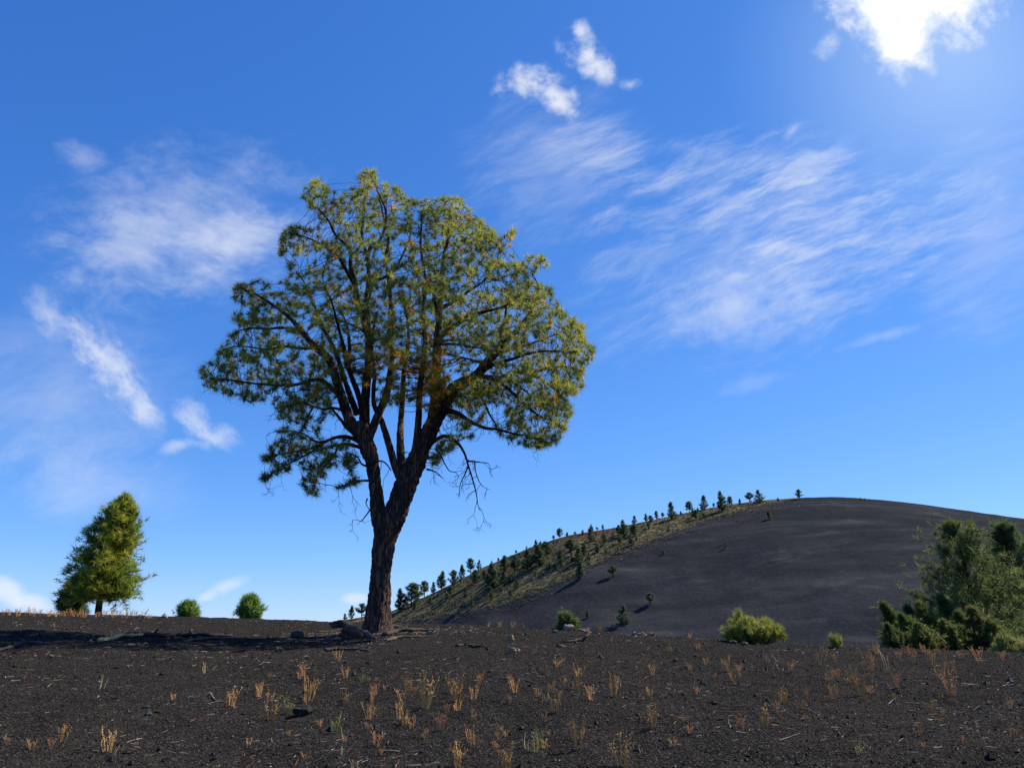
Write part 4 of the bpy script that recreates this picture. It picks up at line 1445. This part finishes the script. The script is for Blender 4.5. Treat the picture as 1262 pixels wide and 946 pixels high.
log_obj('fallen_branch', 'long thin dark stick on the slope at the right', [(1207, 829, 0), (1225, 830, 1), (1247, 831, 0)], 1.1, CH, seed=12, knots=False, cat='branch')
log_obj('fallen_branch', 'dark crooked branch in the right foreground', [(985, 873, 0), (996, 876, 1.5), (1008, 880, 0)], 1.6, (0.06, 0.05, 0.045), seed=13, knots=False, cat='branch')
log_obj('fallen_branch', 'grey bent stick with a hooked tip, left foreground', [(259, 857, 3), (264, 862, 1), (272, 865, 0.5), (282, 865, 0.5)], 1.1, (0.14, 0.12, 0.105), seed=14, knots=False, cat='branch')
log_obj('fallen_branch', 'thin brown stick flat on the cinders, lower right', [(1075, 903, 0), (1085, 904, 0.5), (1100, 904, 0)], 0.9, (0.10, 0.07, 0.05), seed=15, knots=False, cat='branch')
log_obj('fallen_branch', 'long tan twig lying low in the right foreground', [(960, 912, 0), (972, 909, 0.8), (986, 903, 0)], 0.9, (0.20, 0.15, 0.10), seed=16, knots=False, cat='branch')
log_obj('fallen_branch', 'dark short branch under the crest, left of the centre grass', [(1118, 877, 0), (1124, 877, 1), (1130, 877, 0)], 1.6, (0.07, 0.05, 0.045), seed=17, knots=False, cat='branch')
# roots that belong to the big tree
for k, (pts, r_) in enumerate([([(474, 784, 2), (490, 780, 3), (505, 779, 3), (520, 778, 2), (538, 777, 0)], 4.5), ([(460, 788, 1), (445, 780, 3), (428, 777, 2), (410, 778, 0), (390, 779, 0)], 4.5),
                               ([(475, 790, 0), (490, 786, 1), (508, 785, 1), (522, 784, 0)], 3.2), ([(462, 791, 0), (456, 790, 1), (446, 791, 1), (438, 791, 0)], 3.2), ([(472, 776, 3), (484, 773, 2), (495, 772, 0)], 4.0)]):
    log_obj('root', None, pts, r_, (0.055, 0.042, 0.035) if k != 2 else (0.13, 0.10, 0.075), tree, 0.1, 9, 60 + k, False, 0.35)


# ------------------------------------------------------------------ dry grass tufts: each one counted
def grass_proto(kind, seed):
    """0.3 m high dry plant; origin at its foot"""
    r = np.random.default_rng(seed)
    mb = MB()
    pal = {'rust': [(0.72, 0.32, 0.10), (0.60, 0.25, 0.085), (0.66, 0.38, 0.15)], 'tan': [(0.60, 0.33, 0.095), (0.50, 0.265, 0.075), (0.60, 0.38, 0.14)],
           'straw': [(0.66, 0.52, 0.26), (0.58, 0.45, 0.22)], 'green': [(0.42, 0.40, 0.09), (0.34, 0.33, 0.08), (0.48, 0.37, 0.13)]}[kind]
    n = {'rust': 8, 'tan': 9, 'straw': 3, 'green': 9}[kind]
    for i in range(n):
        a = r.uniform(0, 6.283); q = r.random() ** .7
        foot = np.array([math.cos(a), math.sin(a), 0]) * 0.06 * q
        H = 0.3 * r.uniform(.55, 1.05)
        lean_ = np.array([math.cos(a), math.sin(a), 0]) * H * r.uniform(.05, .42)
        mid_ = foot + lean_ * r.uniform(.1, .6) + r.normal(size=3) * 0.012 + np.array([0, 0, H * .55]); tip = foot + lean_ + np.array([0, 0, H])
        col = np.array(pal[r.integers(0, len(pal))]) * r.uniform(.8, 1.15)
        w = 0.0044 if kind != 'straw' else 0.0042
        mb.tube([foot, mid_, tip], [w, w * .85, w * .5], 3, col)
        if kind != 'straw':
            for k in range(7):      # side sprays with dried flower heads
                t = r.uniform(.35, 1.0)
                c = mid_ + (tip - mid_) * ((t - .55) / .45) if t > .55 else foot + (mid_ - foot) * (t / .55)
                b_ = r.uniform(0, 6.283)
                d = unit(np.array([math.cos(b_) * .6, math.sin(b_) * .6, 1.0])); l_ = r.uniform(.02, .055)
                e = c + d * l_
                mb.tube([c, e], [w * .6, w * .5], 3, col)
                sz = r.uniform(.0035, .0075)
                oc = np.array([[1, 0, 0], [-1, 0, 0], [0, 1, 0], [0, -1, 0], [0, 0, 1.5], [0, 0, -1.2]]) * sz + e
                mb.add(oc, None, [[0, 2, 4], [2, 1, 4], [1, 3, 4], [3, 0, 4], [2, 0, 5], [1, 2, 5], [3, 1, 5], [0, 3, 5]], col * r.uniform(.85, 1.2))
    return mb.build('dry_grass_tuft', M_STEM, None, False, link=False)


GP = {k: [grass_proto(k, 200 + 10 * i + j) for j in range(5)] for i, k in enumerate(('rust', 'tan', 'straw', 'green'))}
GT = [  # px, py (foot), height px, kind
    (320, 858, 18, 'tan'), (378, 864, 32, 'tan'), (334, 887, 28, 'tan'), (359, 880, 22, 'green'), (370, 881, 11, 'tan'), (413, 903, 22, 'green'), (423, 931, 32, 'straw'), (424, 867, 15, 'tan'), (462, 856, 18, 'rust'), (447, 840, 9, 'green'), (454, 886, 22, 'tan'), (455, 899, 11, 'rust'), (463, 918, 20, 'rust'), (470, 931, 12, 'rust'), (503, 851, 19, 'tan'), (507, 856, 14, 'rust'), (522, 872, 40, 'tan'), (495, 864, 16, 'tan'), (491, 886, 24, 'tan'), (499, 893, 16, 'tan'), (508, 899, 18, 'rust'), (563, 863, 29, 'tan'), (544, 899, 24, 'rust'), (551, 875, 10, 'rust'), (584, 861, 18, 'rust'), (591, 842, 15, 'rust'), (582, 918, 23, 'rust'), (565, 946, 31, 'tan'), (625, 947, 28, 'tan'), (615, 912, 17, 'rust'), (634, 853, 18, 'rust'), (437, 947, 14, 'straw'),
    (681, 853, 14, 'tan'), (685, 877, 24, 'tan'), (695, 845, 11, 'rust'), (712, 850, 18, 'tan'), (728, 862, 18, 'rust'), (756, 858, 26, 'tan'), (712, 922, 38, 'tan'), (806, 896, 26, 'tan'), (767, 944, 38, 'tan'), (830, 920, 13, 'rust'), (647, 923, 20, 'straw'), (659, 926, 24, 'green'), (670, 864, 14, 'straw'), (804, 831, 13, 'rust'), (860, 856, 11, 'rust'), (851, 826, 10, 'rust'), (897, 826, 18, 'tan'), (910, 831, 15, 'rust'), (913, 896, 18, 'rust'), (943, 895, 16, 'tan'), (870, 818, 9, 'rust'), (946, 818, 11, 'rust'), (850, 903, 11, 'rust'), (790, 926, 11, 'straw'), (826, 804, 9, 'green'), (861, 800, 9, 'rust'),
    (1010, 819, 25, 'rust'), (1029, 816, 13, 'rust'), (962, 824, 18, 'straw'), (972, 829, 16, 'rust'), (968, 867, 19, 'tan'), (957, 878, 15, 'rust'), (944, 880, 14, 'tan'), (1028, 862, 20, 'rust'), (1026, 839, 15, 'rust'), (1034, 836, 13, 'rust'), (1060, 857, 33, 'tan'), (1074, 855, 13, 'rust'), (1075, 827, 30, 'rust'), (1107, 847, 22, 'rust'), (1096, 826, 26, 'straw'), (1126, 816, 22, 'rust'), (1150, 819, 24, 'rust'), (1159, 839, 22, 'rust'), (1175, 857, 34, 'rust'), (1150, 878, 16, 'tan'), (1206, 814, 20, 'rust'), (1249, 908, 15, 'rust'), (1187, 916, 11, 'rust'), (1060, 929, 13, 'green'), (995, 857, 11, 'rust'), (1235, 814, 13, 'rust'), (1108, 814, 13, 'rust'), (1186, 811, 11, 'rust'), (1080, 806, 15, 'rust'), (1162, 809, 15, 'rust'), (1171, 826, 16, 'rust'), (1121, 806, 13, 'rust'), (1140, 804, 12, 'rust'),
    (74, 915, 21, 'tan'), (132, 925, 27, 'tan'), (38, 923, 13, 'tan'), (283, 870, 23, 'tan'), (319, 854, 12, 'rust'), (123, 849, 21, 'straw'), (174, 891, 23, 'straw'), (251, 829, 14, 'straw'), (10, 918, 15, 'rust'), (62, 921, 14, 'rust'), (139, 931, 14, 'straw'),
]
rg = random.Random(99)
while len(GT) < 150:
    gx_ = rg.choice([rg.gauss(1090, 80), rg.gauss(560, 90), rg.gauss(760, 120), rg.gauss(400, 60)])
    gy_ = rg.uniform(812, 935)
    if 20 < gx_ < 1255 and gy_ > float(np.interp(gx_, [a for a, b in SIL], [b for a, b in SIL])) + 12:
        GT.append((round(gx_, 1), round(gy_, 1), round(rg.uniform(7, 15), 1), rg.choice(['rust', 'rust', 'tan'])))
for k in range(34):      # the fringe on the left crest
    GT.append((3 + k * 5.6 + random.uniform(-3, 3), 757 + k * .12 + random.uniform(-.5, 1.5), random.uniform(5, 11), 'rust' if random.random() < .7 else 'tan'))
for k in range(16):      # and on the right crest
    GT.append((random.uniform(560, 1060), 0, random.uniform(4, 9), random.choice(['rust', 'tan', 'straw'])))
ORD = ['first', 'second', 'third', 'fourth', 'fifth', 'sixth', 'seventh', 'eighth', 'ninth', 'tenth', 'eleventh', 'twelfth', 'thirteenth', 'fourteenth', 'fifteenth', 'sixteenth', 'seventeenth', 'eighteenth', 'nineteenth', 'twentieth']
SP = {(423, 931): 'pale bleached grass stalk standing alone left of the pale splinter', (359, 880): 'yellow green grass tuft growing against the left side of the black lava rock', (522, 872): 'tallest tan tuft on the slope in front of the big trunk', (123, 849): 'bent bleached stalk alone on the far left slope', (174, 891): 'leaning bleached stalk, lower of the two on the left slope', (1096, 826): 'tall pale stalk among the rusty tufts below the leaning evergreens', (756, 858): 'widest tan tuft on the slope below the curved branch', (370, 881): 'low tan tuft growing against the front of the black lava rock', (1060, 929): 'small yellow green sprout alone in the lower right foreground'}
GLAB = {'rust': ('rusty weed', 'rusty weed tufts on the slope'), 'tan': ('tan dry grass tuft', 'tan grass tufts on the slope'),
        'straw': ('pale straw stalk', 'straw stalks on the slope'), 'green': ('yellow green tuft', 'yellow green tufts on the slope')}
LM = [(372, 875, 'the black lava rock'), (466, 785, 'the big trunk'), (428, 801, 'the dark broken log'), (633, 803, 'the pale tan stone'), (712, 790, 'the curved branch'), (930, 792, 'the broad yellow bush'),
      (1140, 798, 'the leaning evergreens'), (996, 876, 'the dark crooked branch'), (972, 909, 'the long tan twig'), (688, 818, 'the short black stick'), (582, 797, 'the short brown log'), (481, 926, 'the pale splinter'), (640, 837, 'the long grey stick'),
      (270, 862, 'the bent grey stick'), (1087, 904, 'the thin brown stick'), (1226, 830, 'the long dark stick'), (1262, 870, 'the right frame edge'), (0, 900, 'the left frame edge'), (700, 946, 'the bottom centre'), (850, 946, 'the lower right of centre')]


def tuft_label(px, py, h_, kind):
    if (px, py) in SP: return SP[(px, py)]
    lx_, ly_, nm = min(LM, key=lambda l: ((l[0] - px) / 1.6) ** 2 + (l[1] - py) ** 2)
    dx, dy = px - lx_, py - ly_
    if 'frame edge' in nm or 'centre' in nm:
        rel_ = 'near'
    elif abs(dx) > 1.3 * abs(dy):
        rel_ = 'right of' if dx > 0 else 'left of'
    elif dy > 0:
        rel_ = 'in front of'
    else:
        rel_ = 'behind'
    sz_ = 'tall' if h_ >= 24 else ('small' if h_ < 14 else 'middling')
    return '%s %s %s %s' % (sz_, GLAB[kind][0], rel_, nm)


by_lab = {}
for t_ in GT:
    if t_[1] and not (t_[1] < 764 and t_[0] < 200):
        by_lab.setdefault(tuft_label(*t_), []).append(t_)
TLAB = {}
for lab, ts_l in by_lab.items():
    ts_l.sort()
    for k, t_ in enumerate(ts_l):
        if len(ts_l) == 1: TLAB[t_] = lab
        elif k == 0: TLAB[t_] = 'leftmost ' + lab
        elif k == len(ts_l) - 1: TLAB[t_] = 'rightmost ' + lab
        else: TLAB[t_] = ORD[k] + ' from left ' + lab
for (px, py, h_, kind) in GT:
    crest = False
    key_ = (px, py, h_, kind)
    if py == 0:
        py = float(np.interp(px, [a for a, b in SIL], [b for a, b in SIL])) + 1.5; crest = True
    b = ghit(px, py)
    s_ = P(px, py, b[1])[1] / FPX
    f = h_ * 1.02 * s_ / 0.3
    o = obj('dry_grass_tuft', random.choice(GP[kind]))
    o.location = (b[0], b[1], b[2] - 0.01)
    wv = random.uniform(0.85, 1.25) * (0.8 + 0.4 * min(1, 14 / h_))
    o.scale = (f * wv, f * wv, f)
    o.rotation_euler = (random.gauss(0, .07), random.gauss(0, .07), random.uniform(0, 6.28))
    if key_ in TLAB:
        tag(o, TLAB[key_], 'grass tuft', GLAB[kind][1])
    elif crest:
        tag(o, 'small dry weed on the crest against the black hill', 'grass tuft', 'weeds along the right crest')
    else:
        tag(o, 'small dry weed in the fringe along the left skyline', 'grass tuft', 'weeds along the left skyline')


# ------------------------------------------------------------------ loose cinders, litter
def scatter(n, r0, r1, azm=39):
    a = rng.uniform(R(-azm), R(azm), n)
    u = rng.random(n)
    rho = r0 * (r1 / r0) ** u
    x = rho * np.sin(a); y = rho * np.cos(a)
    return x, y, ground(x, y), rho


n = 95000
x, y, z, rho = scatter(n, 5.5, 40)
oct_ = np.array([[1, 0, 0], [-1, 0, 0], [0, 1, 0], [0, -1, 0], [0, 0, 0.8], [0, 0, -0.6]])
of = np.array([[0, 2, 4], [2, 1, 4], [1, 3, 4], [3, 0, 4], [2, 0, 5], [1, 2, 5], [3, 1, 5], [0, 3, 5]])
sz = 0.0048 * np.exp(rng.normal(0, 0.5, n)) * (0.6 + rho / 14)
sz = np.where(rng.random(n) < 0.012, sz * rng.uniform(2, 4.5, n), sz)
sz = np.minimum(sz, 0.06)
V = oct_[None] * sz[:, None, None] * rng.uniform(0.55, 1.3, (n, 6, 1))
an = rng.uniform(0, 6.28, n)
vx = V[..., 0] * np.cos(an)[:, None] - V[..., 1] * np.sin(an)[:, None]
vy = V[..., 0] * np.sin(an)[:, None] + V[..., 1] * np.cos(an)[:, None]
V = np.stack([vx + x[:, None], vy + y[:, None], V[..., 2] + (z + sz * 0.25)[:, None]], -1)
gcol = np.array([[0.013, 0.011, 0.0092], [0.023, 0.0195, 0.016], [0.042, 0.036, 0.030], [0.008, 0.007, 0.006], [0.050, 0.031, 0.022], [0.13, 0.11, 0.09]])[rng.choice(6, n, p=[.30, .25, .16, .2, .05, .04])]
F = (of[None] + (np.arange(n) * 6)[:, None, None]).reshape(-1, 3)
gv = mesh_np('loose_cinders', V.reshape(-1, 3), F, M_STEM, False, np.repeat(gcol, 6, 0))
tag(gv, 'loose black cinders and gravel strewn over the whole foreground slope', 'gravel', kind='stuff')

n = 11000
x, y, z, rho = scatter(n, 6, 34)
dn = vnoise(x * .55, y * .55, 91)
k = rng.random(n) < np.clip((dn - .3) * 2.2, .12, 1)
x, y = x[k], y[k]
# the bed of fallen needles under the big pine
na_ = 1500
ra_ = 0.35 + 2.6 * rng.random(na_) ** 1.3; ta_ = rng.uniform(0, 6.28, na_)
x = np.concatenate([x, TB[0] + ra_ * np.cos(ta_)]); y = np.concatenate([y, TB[1] + ra_ * np.sin(ta_)])
z = ground(x, y); rho = np.hypot(x, y)
n = len(x)
an = rng.uniform(0, 6.28, n); L = rng.uniform(.02, .085, n) * (0.6 + rho / 22) * (1 + 1.2 * (rng.random(n) < .08))
A = np.stack([x, y, z + .006], -1)
x2, y2 = x + np.cos(an) * L, y + np.sin(an) * L
B = np.stack([x2, y2, ground(x2, y2) + .008 + .3 * L * rng.random(n) ** 3], -1)
w = 0.0018 * (0.7 + rho / 12) * rng.uniform(.6, 1.3, n)
V, Q = segs_mesh(A, B, w, w * .6, 3)
tcol = np.array([[0.34, 0.28, 0.21], [0.30, 0.17, 0.10], [0.50, 0.44, 0.36], [0.26, 0.13, 0.075], [0.10, 0.07, 0.055]])[rng.choice(5, n, p=[.25, .27, .13, .2, .15])]
tw = mesh_np('twig_litter', V, Q, M_STEM, False, np.repeat(tcol, 6, 0))
tag(tw, 'pale dry twigs and fallen needles littering the foreground slope', 'litter', kind='stuff')
